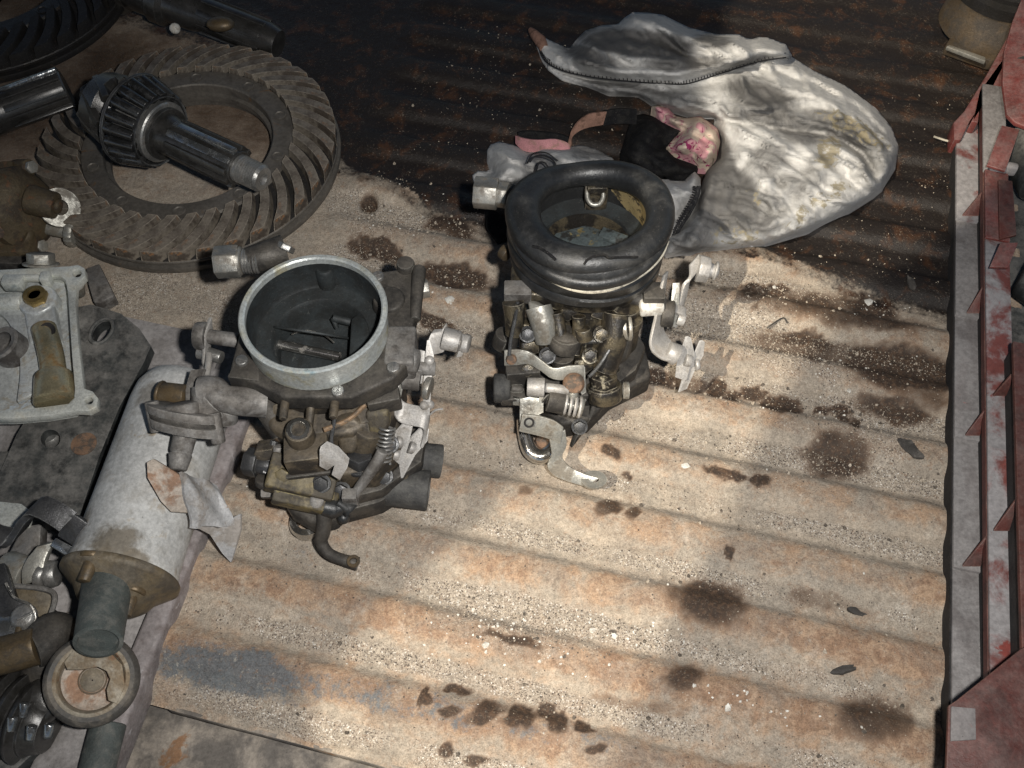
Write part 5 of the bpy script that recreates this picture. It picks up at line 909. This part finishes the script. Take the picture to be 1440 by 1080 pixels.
def flat_plate():
    pts = [(108,432),(128,428),(170,441),(196,462),(212,486),(203,508),(168,572),(140,640),(112,725),(60,725),(0,712),(-30,700),(-30,690),(0,664),(24,610),(44,578),(108,560)]
    zz = lambda x, y: .020+.010*(1-min(1, max(0, (y-430)/260)))
    el_ = lambda cx, cy, rx, ry, rot=0: [P(cx+rx*math.cos(a)*math.cos(rot)-ry*math.sin(a)*math.sin(rot), cy+rx*math.cos(a)*math.sin(rot)+ry*math.sin(a)*math.cos(rot), zz(cx, cy)) for a in np.linspace(0, 2*math.pi, 21)[:-1]]
    t = thing('mounting_plate', V(P(110, 600, .0)), 'thick black flat steel plate with slot and holes under the open cover', 'plate')
    b = B(); b.poly([P(x, y, zz(x, y)) for x, y in pts], V((0, 0, -.009)), [el_(143, 466, 17, 10, -.85), el_(71, 617, 14, 13)]); part('plate_body', b, 'plate_dark', t)
    b = B(); x0 = el_(143, 466, 20, 13, -.85); b.tube(x0, .0016, 8, 1, True); part('slot_rim', b, 'plate_dark', t)
    b = B(); b.lathe(P(118, 624, .0225), (0, 0, 1), [(.0085, -.001), (.0082, .0006), (.0050, .0012), (.0003, .0010)], 24); part('rivet', b, 'rust_screw', t)
    b = B(); b.lathe(P(72, 617, .010), (0, 0, 1), [(.0085, -.003), (.0085, .003), (.006, .006), (.0003, .006)], 20); part('stud', b, 'steel', t)
    b = B(); b.box(P(20, 690, .009), (.07, .05, .016)); part('plate_foot', b, 'plate_dark', t, .001)
flat_plate()
def cover():
    zc = .046
    t = thing('float_chamber_cover', V(P(40, 490, .02)), 'open bright zinc float chamber cover showing brass jet on the black plate', 'cover')
    out = [(-60,384),(0,379),(60,376),(98,374),(110,372),(119,377),(120,388),(112,396),(107,402),(106,430),(110,480),(116,530),(118,546),(130,550),(138,560),(136,572),(124,578),(108,577),(70,584),(20,588),(-60,588)]
    inn = [(-52,392),(2,388),(60,385),(84,387),(92,394),(95,410),(97,440),(101,500),(105,545),(104,560),(96,568),(60,573),(10,577),(-52,577)]
    hl = lambda cx, cy, r_: [P(cx+r_*math.cos(a), cy+r_*.85*math.sin(a), zc) for a in np.linspace(0, 2*math.pi, 15)[:-1]]
    b = B(); b.poly([P(x, y, zc) for x, y in out], V((0, 0, -.006)), [[P(x, y, zc) for x, y in inn], hl(108, 384, 6.5), hl(125, 563, 6)]); part('flange', b, 'zinc_cover', t, .0006)
    b = B(); b.poly([P(x, y, zc-.005) for x, y in [(x*1.0, y) for x, y in ((-56,388),(2,384),(62,381),(88,384),(97,392),(101,440),(108,545),(107,562),(98,572),(60,578),(10,582),(-56,582))]], V((0, 0, -.013)), [[P(x, y, zc-.005) for x, y in inn]]); part('side_wall', b, 'zinc_cover', t)
    b = B(); b.poly([P(x, y, zc-.014) for x, y in ((-56,388),(62,381),(95,390),(101,440),(108,560),(98,572),(10,582),(-56,582))], V((0, 0, -.003))); part('cover_floor', b, 'zinc_inner', t)
    b = B(); q = P(52, 420, zc-.003); b.cyl(q-V((0, 0, .012)), q, .0135, .0128, 30); b.poly([P(30, 420, zc-.004), P(74, 420, zc-.004), P(84, 475, zc-.006), P(40, 482, zc-.006)], V((0, 0, -.010))); part('jet_tower', b, 'zinc_inner', t, .002, 3)
    b = B(); b.hexn(q, q+V((0, 0, .004)), .0085); jb = part('brass_jet', b, 'brass', t, .0008)
    b = B(); b.lathe(q+V((0, 0, .004)), (0, 0, 1), [(.0078, 0), (.0074, .0016), (.0045, .0018), (.0038, -.001), (.0022, -.0015), (.0018, -.004), (.0003, -.004)], 26); part('jet_bore', b, 'brass', jb)
    b = B(); b.tube([P(62, 462, zc-.004), P(72, 500, zc-.004), P(76, 530, zc-.005)], .0082, 20); part('channel', b, 'varnish', t)
    b = B(); b.cyl(P(76, 528, zc-.005), P(78, 566, zc-.006), .0122, .0136, 28); part('well', b, 'varnish', t, .0016)
    b = B(); b.lathe(P(66, 464, zc+.003), (0, -.3, 1), [(.0050, -.002), (.0052, .0005), (.0040, .0002), (.0003, -.002)], 20); part('well_hole', b, 'dark_gap', t)
    b = B(); pts = [P(10+a_[0], a_[1], zc-.010) for a_ in ((-10, 430), (15, 440), (32, 470), (38, 510), (30, 560))]; b.strap(pts, V((.75, .5, 0)), [.016, .018, .018, .018, .014], .004, 5); part('curved_web', b, 'zinc_inner', t, .0008)
    b = B(); q = P(10, 488, zc-.006); b.lathe(q, V((-.25, -.1, 1)), [(.0125, -.012), (.0125, .006), (.0112, .0072), (.0082, .0068), (.0075, -.004), (.0003, -.004)], 30); part('float_pivot', b, 'cast_grey', t)
    b = B(); b.box(P(20, 398, zc-.002), (.014, .009, .010)); b.box(P(66, 393, zc-.002), (.007, .008, .010)); b.box(P(42, 391, zc-.002), (.015, .004, .006)); b.cyl(P(-20, 426, zc-.008), P(34, 424, zc-.006), .0062, .0062, 16); part('hinge_lug', b, 'zinc_cover', t, .0015)
    q = P(58, 372, zc-.004); b = B(); b.hexn(q, P(57, 356, zc+.002), .0095); b.lathe(P(58, 373, zc-.005), P(57, 356, zc+.002)-q, [(.005, 0), (.0125, 0), (.0122, .0016), (.005, .0024)], 26, closed=True); part('flange_bolt', b, 'lever_zinc', t, .0006)
    b = B(); b.cyl(P(108, 400, zc-.006), P(112, 413, zc-.018), .0050, .0040, 16); part('pin', b, 'lever_zinc', t, .0006)
    b = B(); b.box(P(30, 520, .022), (.07, .06, .010)); part('underside', b, 'cast_dark', t, .002)
cover()
b = B(); b.poly([P(121, 377, .012), P(139, 370, .012), P(161, 415, .012), P(140, 426, .012), P(131, 424, .012), P(124, 400, .012)], V((0, 0, -.0115)))
solo('steel_wedge', b, 'cast_grey', 'small flat grey steel wedge lying between open cover and ring gear', 'wedge', bevel=.0012, loc=P(140, 398, 0))
def pump():
    c0 = P(26, 292, .030); ax = V((.75, -.25, .35)).normalized()
    t = thing('rusty_pump', V((c0.x, c0.y, 0)), 'lumpy brown rusty pump body beside the ring gear teeth', 'pump')
    b = B(); b.lathe(c0, ax, [(.014, -.045), (.030, -.040), (.034, -.020), (.034, -.006), (.030, -.004), (.030, .004), (.026, .008), (.020, .012), (.012, .014)], 40).rough(.0010, 90); part('pump_body', b, 'pump_rust', t, ang=50)
    x, y, z = basis(ax)
    for i in range(5):
        an = 2*math.pi*i/5+.5; d = x*math.cos(an)+y*math.sin(an); b = B(); b.cyl(c0+ax*-.010+d*.031, c0+ax*.006+d*.031, .0075, .0065, 14); lg = part('lug', b, 'pump_rust', t, .0015)
        b = B(); b.hexn(c0+ax*.006+d*.031, c0+ax*.010+d*.031, .005); part('screw', b, 'lever_zinc' if i in (0, 3) else 'rust_screw', lg, .0006)
    b = B(); b.cyl(P(40, 280, .040), P(80, 290, .036), .0115, .0100, 24); b.cyl(P(78, 289, .036), P(86, 291, .035), .0062, .0055, 14); part('outlet', b, 'pump_rust', t, .0015)
    b = B(); b.cyl(P(30, 330, .020), P(44, 336, .014), .010, .008, 18); b.box(P(8, 345, .010), (.05, .03, .02)); part('foot', b, 'pump_rust', t, .003)
    b = B(); b.poly([P(-20, 350, .003), P(30, 345, .003), P(50, 372, .003), P(40, 385, .003), P(-20, 385, .003)], V((0, 0, .012))); part('base', b, 'cast_dark', t, .003)
pump()
q = P(84, 292, .030); nn = (V((.55, -.55, .8))).normalized()
b = B(); b.lathe(q, nn, [(.006, -.001), (.0145, -.001), (.0150, 0), (.0145, .0016), (.006, .0016)], 36, closed=True)
solo('steel_washer', b, 'lever_zinc', 'pale steel washer leaning between rusty pump and ring gear', 'washer', loc=q)
def bolt():
    a = P(46, 316, .014); e = P(98, 326, .012); ax = (e-a).normalized()
    t = thing('flange_bolt', V((e.x, e.y, 0)), 'loose silver bolt with serrated flange head beside the ring gear', 'bolt')
    b = B(); b.cyl(a, e, .0056, .0056, 18); part('shank', b, 'lever_zinc', t, .0005)
    b = B(); x, y, z = basis(ax); n = 36
    b.rings([[e+ax*h+(x*math.cos(2*math.pi*i/n)+y*math.sin(2*math.pi*i/n))*(r_*(1+(.05 if i % 2 else -.02))) for i in range(n)] for h, r_ in ((0, .0105), (.0035, .0112), (.0062, .0100))]); hd = part('serrated_head', b, 'lever_zinc', t, .0002)
    b = B(); b.hexn(e+ax*.006, e+ax*.0085, .0065); part('head_socket', b, 'steel', hd, .0005)
bolt()
def lever_bracket():
    t = thing('lever_bracket', V(P(60, 740, .02)), 'black bent steel lever bracket beside the white cylinder', 'bracket')
    wv = V((.55, .75, .1))
    b = B(); b.strap([P(-20, 748, .056), P(10, 757, .054), P(24, 750, .055), P(42, 722, .064), P(56, 712, .066), P(78, 722, .064), P(96, 734, .060)], wv, .014, .0042, 2); part('bent_arm', b, 'dark_steel', t, .0008)
    b = B(); b.poly([P(94, 723, .064), P(106, 724, .063), P(132, 742, .058), P(112, 774, .048), P(80, 754, .054)], V((.001, .002, -.0045))); part('foot_plate', b, 'dark_steel', t, .0008)
    b = B(); b.poly([P(70, 768, .050), P(78, 756, .054), P(112, 774, .048), P(103, 788, .044)], V((.0005, .001, -.006))); part('foot_lip', b, 'bright_oily', t, .0006)
    b = B(); b.poly([P(-20, 712, .030), P(0, 705, .030), P(30, 708, .031), P(45, 720, .032), P(40, 740, .031), P(-20, 745, .029)], V((0, 0, -.004))); part('bright_tab', b, 'zinc_cover', t, .0006)
    b = B(); b.poly([P(30, 740, .028), P(58, 735, .030), P(56, 770, .026), P(40, 812, .022), P(8, 806, .020), P(10, 780, .022)], V((0, 0, -.012))); part('web', b, 'cast_grey', t, .002)
    b = B(); b.strap([P(66, 764, .045), P(56, 780, .042), P(48, 800, .040), P(48, 818, .036)], V((1, .3, 0)), [.010, .012, .013, .012], .006, 3); b.cyl(P(10, 803, .026), P(42, 812, .028), .0125, .0115, 26); part('link', b, 'lever_zinc', t, .0012)
    b = B(); b.cyl(P(56, 808, .036), P(66, 811, .036), .0078, .0062, 20); b.cyl(P(66, 808, .034), P(82, 806, .034), .0085, .0075, 18); part('link_stud', b, 'steel', t, .001)
lever_bracket()
def part_carb():
    t = thing('carburettor', V(P(10, 900, .0)), 'partly hidden dark carburettor with silver screws below the lever bracket', 'carburettor', 'carburettors on the truck bed')
    b = B(); b.poly([P(18, 822, .042), P(58, 826, .042), P(78, 838, .040), P(70, 868, .036), P(56, 884, .034), P(20, 882, .034)], V((0, 0, -.004))); part('gasket_plate', b, 'cap_brown', t, .0005)
    b = B(); b.tube([P(20, 824, .045), P(60, 828, .045), P(77, 838, .043), P(70, 866, .039), P(57, 882, .037)], .0016, 8); part('plate_edge', b, 'cast_grey', t)
    b = B(); b.poly([P(-30, 800, .052), P(6, 790, .054), P(14, 815, .052), P(22, 838, .050), P(44, 850, .047), P(52, 868, .044), P(46, 880, .042), P(30, 884, .042), P(-30, 884, .042)], V((0, 0, -.006))); part('black_lever', b, 'dark_steel', t, .0012)
    b = B(); b.tube([P(8, 820, .055), P(20, 840, .053), P(42, 850, .050), P(50, 866, .047), P(46, 876, .046)], .0008, 6); part('lever_edge', b, 'chrome', t)
    b = B(); b.lathe(P(35, 868, .045), (0, -.2, 1), [(.0075, 0), (.0075, .002), (.0055, .0042), (.0003, .0050)], 24); b.box(P(35, 866, .0502), (.009, .0014, .001), V((1, .6, 0))); part('screw', b, 'steel', t, .0003)
    b = B(); b.cyl(P(-30, 898, .030), P(42, 894, .030), .0155, .0155, 32); part('steel_sleeve', b, 'bright_oily', t, .001)
    b = B(); b.cyl(P(38, 896, .031), P(46, 896, .031), .0165, .0165, 30); part('brass_collar', b, 'brass_dark', t, .001)
    b = B(); b.tube([P(-30, 930, .046), P(10, 920, .046), P(54, 908, .046)], .0105, 20); part('pipe', b, 'brass_dark', t, .0008)
    b = B(); b.tube([P(46, 912, .044), P(60, 905, .042), P(76, 890, .040), P(86, 892, .036)], [.0112, .0125, .0120, .0110], 20); b.cyl(P(62, 905, .034), P(66, 950, .018), .0120, .0145, 24); b.poly([P(60, 865, .03), P(78, 860, .032), P(88, 880, .03), P(80, 900, .03)], V((0, 0, -.02))); part('elbow', b, 'cast_dark', t, .002)
    b = B(); b.cyl(P(86, 890, .034), P(93, 889, .034), .0118, .0112, 26); b.cyl(P(93, 889, .034), P(112, 887, .033), .0068, .0068, 18); part('union_nut', b, 'steel', t, .0008)
    b = B(); b.lathe(P(28, 940, .022), (.1, -.1, 1), [(.0260, -.014), (.0260, .0), (.0250, .0015), (.0190, .0018), (.0180, .0), (.0003, .0004)], 40); part('chamber_disc', b, 'zinc_inner', t)
    b = B(); b.poly([P(-30, 780, .02), P(20, 812, .02), P(95, 870, .02), P(70, 970, .018), P(-30, 980, .018)], V((0, 0, -.018))); part('body', b, 'cast_dark', t, .003)
part_carb()
def ribbed():
    a = P(-40, 985, .020); e = P(72, 1022, .018); ax = (e-a).normalized(); Lr = (e-a).length
    t = thing('ribbed_bellows', V((a.x, a.y, 0)), 'black oily ribbed rubber bellows in the corner below the dished disc', 'bellows')
    prof = [(.006, 0)]; k = 0
    while k*.0085 < Lr*.8: prof += [(.0235, k*.0085+.001), (.0245, k*.0085+.004), (.0195, k*.0085+.0062), (.0195, k*.0085+.0078)]; k += 1
    prof += [(.018, Lr*.86), (.015, Lr), (.004, Lr+.001)]
    b = B(); b.lathe(a, ax, prof, 44); part('bellows', b, 'oily_steel', t, ang=50)
    b = B(); b.lathe(P(52, 990, .030), (.2, -.4, 1), [(.0125, -.02), (.0125, .002), (.009, .005), (.004, .006)], 26); part('end_cap', b, 'oily_steel', t, .003)
    for px, py in ((35, 1000), (18, 1020), (45, 1032), (70, 1030)):
        b = B(); b.cyl(P(px, py-12, .042), P(px-3, py+8, .038), .0028, .0024, 10); part('clip', b, 'bright_oily', t, .0005)
    b = B(); b.poly([P(-40, 1045, .012), P(30, 1040, .012), P(62, 1046, .012), P(20, 1085, .012), P(-40, 1090, .012)], V((0, 0, -.02))); part('foot', b, 'plate_dark', t, .002)
ribbed()

# ------------------------------------------------------------------ right side: stacked red and grey folded steel strips
def strips():
    grp = 'folded red steel strips along the right side'
    zA, zB, zC = .012, .030, .052
    def tof(px, z): return ST(px, 600, z)[1]
    a0, a1, b0, b1, c0, c1 = tof(1341, zA), tof(1390, zA), tof(1387, zB), tof(1427, zB), tof(1428, zC), tof(1428, zC)+.09
    sA = ST(1343, 172, zA)[0]; sm_ = ST(1343, 308, zA)[0]
    t = thing('steel_strip', W(.4, a0, 0), 'lowest grey steel strip with red gussets lying along the floor edge', 'strip', grp)
    cuts = [308, 443, 615, 799, 1000, 1180]
    for y0_, y1_ in zip(cuts[:-1], cuts[1:]):
        s0_, s1_ = ST(1343, y0_, zA)[0], ST(1343, y1_, zA)[0]
        b = B(); b.poly([W(s0_+.004, a0+.0006, zA-.0012), W(s0_+.004, a1, zA-.0012), W(s1_, a1, zA+.0016), W(s1_, a0+.0002, zA+.0016)], V((0, 0, -.0110))); part('grey_plate', b, 'grey_paint', t, .0006)
    b = B(); b.poly([W(sA, a0-.0006, zA+.0016), W(sA, a1-.001, zA+.0016), W(sm_, a1-.001, zA+.0016), W(sm_, a0, zA+.0016)], V((0, 0, -.0126))); part('upper_face', b, 'red_grey', t, .0006)
    b = B(); b.poly([W(sA, a0-.0008, zA-.001), W(sA, a0+.0002, zA-.001), W(-.05, a0+.0002, zA-.001), W(-.05, a0-.0008, zA-.001)], V((0, 0, -.014))); part('under_edge', b, 'dark_gap', t)
    for (x0, y0), (x1, y1) in (((1353, 304), (1384, 262)), ((1359, 441), (1384, 394)), ((1357, 613), (1384, 573)), ((1353, 797), (1386, 752))):
        b = B(); p0 = P(x0, y0, zA+.002); p1 = P(1388, y0, zA+.002); p2 = P(x1+4, y1, zA+.016)
        b.poly([p0, p1, p2], WD*.0018); part('gusset', b, 'red_dark', t, .0003)
    t2 = thing('steel_strip', W(.4, b0, 0), 'middle red and grey steel strip standing above the lowest one', 'strip', grp)
    sB = ST(1400, 120, zB)[0]; s1 = ST(1400, 242, zB)[0]; s2 = ST(1400, 338, zB)[0]; s3 = ST(1400, 375, zB)[0]; s4 = ST(1400, 700, zB)[0]
    mid = (b0*.55+b1*.45)
    for k, (sa, sb, mt, dz) in enumerate(((sB, s1, 'grey_paint', 0), (s1, s2, 'red_paint', .0016), (s2, .02, 'red_grey', 0))):
        b = B(); b.poly([W(sa, b0+.0004*k, zB+dz), W(sa, b1, zB+dz), W(sb, b1, zB+dz), W(sb, b0+.0004*k, zB+dz)], V((0, 0, -.0028))); part('strip_face', b, mt, t2, .0007)
    b = B(); b.poly([W(sB, b0+.002, zB-.003), W(sB, b0+.0045, zB-.003), W(.02, b0+.0045, zB-.003), W(.02, b0+.002, zB-.003)], V((0, 0, -.027))); part('web', b, 'dark_gap', t2)
    b = B(); b.poly([W(sB, b0+.0003, zB-.0025), W(sB, b0+.0012, zB-.0025), W(.02, b0+.0012, zB-.0025), W(.02, b0+.0003, zB-.0025)], V((0, 0, -.006))); part('red_edge', b, 'red_dark', t2)
    for pts in (((1392, 375), (1407, 341), (1432, 341), (1418, 376)), ((1388, 232), (1409, 176), (1434, 182), (1414, 240))):
        b = B(); b.poly([P(x, y, zB+.010+.006*(i in (1, 2))) for i, (x, y) in enumerate(pts)], V((0, 0, -.0022))); part('tab', b, 'red_paint', t2, .0004)
    b = B(); b.box(P(1411, 236, zB+.004), (.020, .006, .010), CD, WD); part('tab_lip', b, 'red_grey', t2, .002)
    for (x0, y0), (x1, y1) in (((1396, 557), (1420, 528)), ((1397, 747), (1427, 703))):
        b = B(); p0 = P(x0, y0, zB+.002); p1 = P(1430, y0, zB+.002); p2 = P(x1+2, y1, zB+.016); b.poly([p0, p1, p2], WD*.0018); part('gusset', b, 'red_dark', t2, .0003)
    b = B(); b.poly([P(1404, 252, zB+.004), P(1424, 254, zB+.004), P(1430, 330, zB+.004), P(1406, 336, zB+.004)], V((0, 0, -.0025))); part('patch_plate', b, 'red_dark', t2, .0006)
    t3 = thing('steel_strip', W(.4, c0, 0), 'outer dark red steel strip at the edge of the bed', 'strip', grp)
    s5 = ST(1430, 480, zC)[0]
    b = B(); b.poly([W(s5, c0, zC), W(s5, c1, zC), W(.0, c1, zC), W(.0, c0, zC)], V((0, 0, -.004))); part('strip_face', b, 'red_dark', t3, .001)
    b = B(); b.poly([W(s5, c0+.003, zC-.004), W(s5, c0+.006, zC-.004), W(.0, c0+.006, zC-.004), W(.0, c0+.003, zC-.004)], V((0, 0, -.05))); part('web', b, 'dark_gap', t3)
    b = B(); b.poly([W(1.0, b1+.002, .004), W(1.0, c1+.1, .004), W(.0, c1+.1, .004), W(.0, b1+.002, .004)], V((0, 0, -.006))); part('floor_channel', b, 'plate_dark', t3)
    for q in ((1430, 195, 1470, 260), (1436, 385, 1470, 400)):
        b = B(); b.cyl(P(q[0], q[1], .03), P(q[2], q[3], .03), .016, .02, 20); part('dark_boss', b, 'plate_dark', t3, .003)
    t4 = thing('corner_gusset', V(P(1390, 1000, .0)), 'big dark red triangular corner plate across the lower strip ends', 'plate')
    b = B(); b.poly([P(1334, 992, .062), P(1346, 984, .062), P(1436, 912, .062), P(1480, 890, .062), P(1490, 1150, .062), P(1328, 1150, .062)], V((0, 0, -.0030))); part('red_plate', b, 'red_dark', t4, .0008)
    b = B(); b.poly([P(1338, 993, .0630), P(1372, 996, .0630), P(1373, 1040, .0630), P(1337, 1042, .0630)], V((0, 0, -.0020))); part('worn_patch', b, 'grey_paint', t4, .0004)
    b = B(); b.poly([P(1400, 1010, .058), P(1500, 1010, .058), P(1500, 1016, .058), P(1400, 1016, .058)], V((0, 0, -.058))); part('plate_web', b, 'dark_gap', t4)
    t5 = thing('bent_rail', V(P(1390, 110, .0)), 'bent red steel rail leaning out at the far end of the strips', 'rail')
    b = B(); b.poly([P(1342, 196, .018), P(1341, 172, .018), P(1356, 156, .020), P(1388, 104, .024), P(1420, 46, .030), P(1428, 40, .030), P(1422, 62, .030), P(1385, 140, .024), P(1364, 170, .020), P(1352, 196, .018)], V((0, 0, -.016))); part('rail_face', b, 'red_paint', t5, .0012)
    b = B(); b.poly([P(1366, 170, .026), P(1386, 136, .028), P(1424, 62, .034), P(1434, 30, .036), P(1430, 80, .034), P(1412, 120, .030), P(1410, 128, .029), P(1380, 130, .027), P(1376, 172, .026)], V((0, 0, -.022))); part('rail_side', b, 'red_paint', t5, .0012)
    b = B(); b.poly([P(1412, 72, .052), P(1424, 30, .056), P(1440, -10, .06), P(1475, -10, .06), P(1475, 190, .052), P(1428, 172, .050), P(1416, 160, .050), P(1410, 116, .051)], V((0, 0, -.004))); part('red_panel', b, 'red_paint', t5, .0010)
    b = B(); b.cyl(P(1440, 100, .048), P(1440, 110, .0), .012, .012, 14); part('panel_leg', b, 'dark_gap', t5)
strips()
def flange_part():
    q = P(1392, 20, .03)
    t = thing('flanged_casting', V((q.x, q.y, 0)), 'bronze coloured flanged casting with dark cap behind the bent red rail', 'casting')
    b = B(); b.poly([P(1330, 62, .012), P(1338, 50, .012), P(1362, -20, .012), P(1470, -20, .012), P(1470, 90, .012), P(1392, 84, .012)], V((0, 0, -.0115))); part('flange', b, 'bronze_cast', t, .002)
    b = B(); b.poly([P(1331, 65, .0135), P(1336, 63, .0135), P(1386, 80, .0135), P(1386, 86, .0135)], V((0, 0, -.004))); part('bright_edge', b, 'lever_zinc', t, .0006)
    b = B(); b.lathe(V((q.x+.012, q.y+.012, .010)), (0, 0, 1), [(.046, 0), (.044, .012), (.038, .020), (.036, .028)], 40); part('neck', b, 'bronze_cast', t, ang=40)
    b = B(); b.lathe(V((q.x+.018, q.y+.022, .038)), (0, 0, 1), [(.040, -.002), (.046, 0), (.046, .010), (.040, .012), (.040, .016), (.030, .020), (.004, .020)], 44); part('cap', b, 'gear_dark', t, ang=40)
    b = B(); b.lathe(P(1348, 50, .0125), (0, 0, 1), [(.006, -.001), (.0058, .003), (.003, .005), (.0003, .005)], 16); part('stud', b, 'bronze_cast', t)
flange_part()

# ------------------------------------------------------------------ loose grit, chips and flakes on the floor
def grit(name, n, sizes, mat, weight, label, seed, flat=.6):
    r_ = np.random.default_rng(seed); vs, fs = [], []; k = 0; tries = 0
    while k < n and tries < n*40:
        tries += 1; s, t = r_.uniform(S_EDGE+.004, .75), r_.uniform(-.25, .205)
        i = int((s-S_EDGE)/(1.12-S_EDGE)*(ns_-1)); j = int((t+.66)/.915*(nt_-1))
        if r_.random() > weight(i, j): continue
        p = W(s, t); z = Z[i, j]; h = r_.uniform(*sizes)*(1+1.5*(r_.random() < .04)); a = r_.random(6)*6.28; m = len(vs)
        for q in range(5):
            an = a[0]+q*1.2566; rr = h*(.6+.5*math.sin(a[1]+q*2.3)**2); vs.append((p.x+rr*math.cos(an), p.y+rr*math.sin(an), z-.1*h))
        ox, oy = h*.3*math.cos(a[2]), h*.3*math.sin(a[2])
        for q in range(5):
            an = a[0]+q*1.2566; rr = h*(.4+.35*math.sin(a[3]+q*1.7)**2); vs.append((p.x+ox+rr*math.cos(an), p.y+oy+rr*math.sin(an), z+h*flat*(.7+.5*math.sin(a[4]+q))))
        for q in range(5): w_ = (q+1) % 5; fs += [(m+q, m+w_, m+5+w_), (m+q, m+5+w_, m+5+q)]
        fs += [(m+5, m+6, m+7), (m+5, m+7, m+8), (m+5, m+8, m+9)]; k += 1
    me = npmesh(name, vs, fs, [mat], smooth_=False); o = bpy.data.objects.new(name, me); C.objects.link(o)
    props(o, label, 'grit', None, 'stuff')
SW = np.clip(sand*1.0, 0, 1)**1.5; WW = ell(PX, PYY, [(700,920,130,24,12,1),(850,880,120,22,12,1),(1050,1000,90,20,10,.9),(560,300,60,30,0,.5),(1230,430,40,16,0,.5),(1170,540,40,40,0,.5),(700,870,80,20,10,1),(590,415,50,20,0,.5)])
grimy('grit_tan', (.46,.4,.32), (.26,.21,.16), .45, .6, 700, 0, .9, .95, .0002); grimy('grit_dark', (.09,.075,.06), (.17,.14,.11), .5, .6, 700, 0, .85, .9, .0002)
grit('sand_grit', 14000, (.00025, .0007), 'grit_tan', lambda i, j: SW[i, j]+.02, 'loose tan sand grains in the corrugations', 1)
grit('dark_grit', 5000, (.00025, .0008), 'grit_dark', lambda i, j: SW[i, j]*.8+.06*(1-wet[i, j]), 'loose dark crumbs among the sand', 2)
grit('white_chips', 360, (.0004, .0012), 'chip_white', lambda i, j: min(1, .8*WW[i, j]+.012*(1-wet[i, j])), 'small white paint chips scattered in the corrugations', 3, .35)
grit('wet_glitter', 330, (.00025, .0005), 'grit_tan', lambda i, j: .5*wet[i, j], 'tiny pale specks on the oily dark floor', 5, .4)
for px, py, sx, sy, rot, lab in ((1277, 636, .004, .010, .5, 'curled dark flake near the stained right side of the floor'), (1191, 941, .008, .0022, .3, 'long dark flake on the sand near the corner plate'), (1207, 860, .005, .002, -.2, 'small dark oval flake in a sandy groove'), (1278, 405, .0025, .008, 0, 'thin dark smear of tar below the oily area')):
    q = P(px, py); z = floor_z(q); b = B(); n = 18
    pts = [V((q.x, q.y, z+.0006))+V((math.cos(rot), math.sin(rot), 0))*(sx*math.cos(a)*(1+.3*math.sin(3*a)))+V((-math.sin(rot), math.cos(rot), 0))*(sy*math.sin(a)*(1+.25*math.cos(2*a+1))) for a in np.linspace(0, 2*math.pi, n+1)[:-1]]
    b.poly(pts, V((0, 0, .0016))).rough(.0009, 330, px); solo('dark_flake', b, 'flake_dark', lab, 'flake', 'dark flakes on the floor', bevel=.0004, loc=(q.x, q.y, z))
for px, py, sx, lab in ((632, 427, .0042, 'round white chip of paint beside the oil spots near the bare carburettor'), (962, 661, .0032, 'angular white chip on the rusty ridge beside the throttle arm'), (1222, 423, .0034, 'white crumb on the dark stain below the oily area')):
    q = P(px, py); z = floor_z(q); b = B(); b.ball((q.x, q.y, z+.0008), sx, 1, (1, .9, .35)).rough(.0006, 400); solo('paint_chip', b, 'chip_white', lab, 'chip', 'loose paint chips', loc=(q.x, q.y, z))
b = B(); b.tube([P(1079, 461, .003), P(1092, 452, .004), P(1102, 447, .004), P(1107, 454, .003)], .0006, 6); solo('bent_wire', b, 'flake_dark', 'tiny bent wire hook on the sandy floor', 'wire', loc=P(1092, 452, 0))
b = B(); b.tube([P(1313, 192, .004), P(1328, 197, .004), P(1343, 201, .006)], .0009, 6); solo('straw', b, 'cord_white', 'short pale straw stalk at the edge of the strips', 'straw', loc=P(1328, 197, 0))
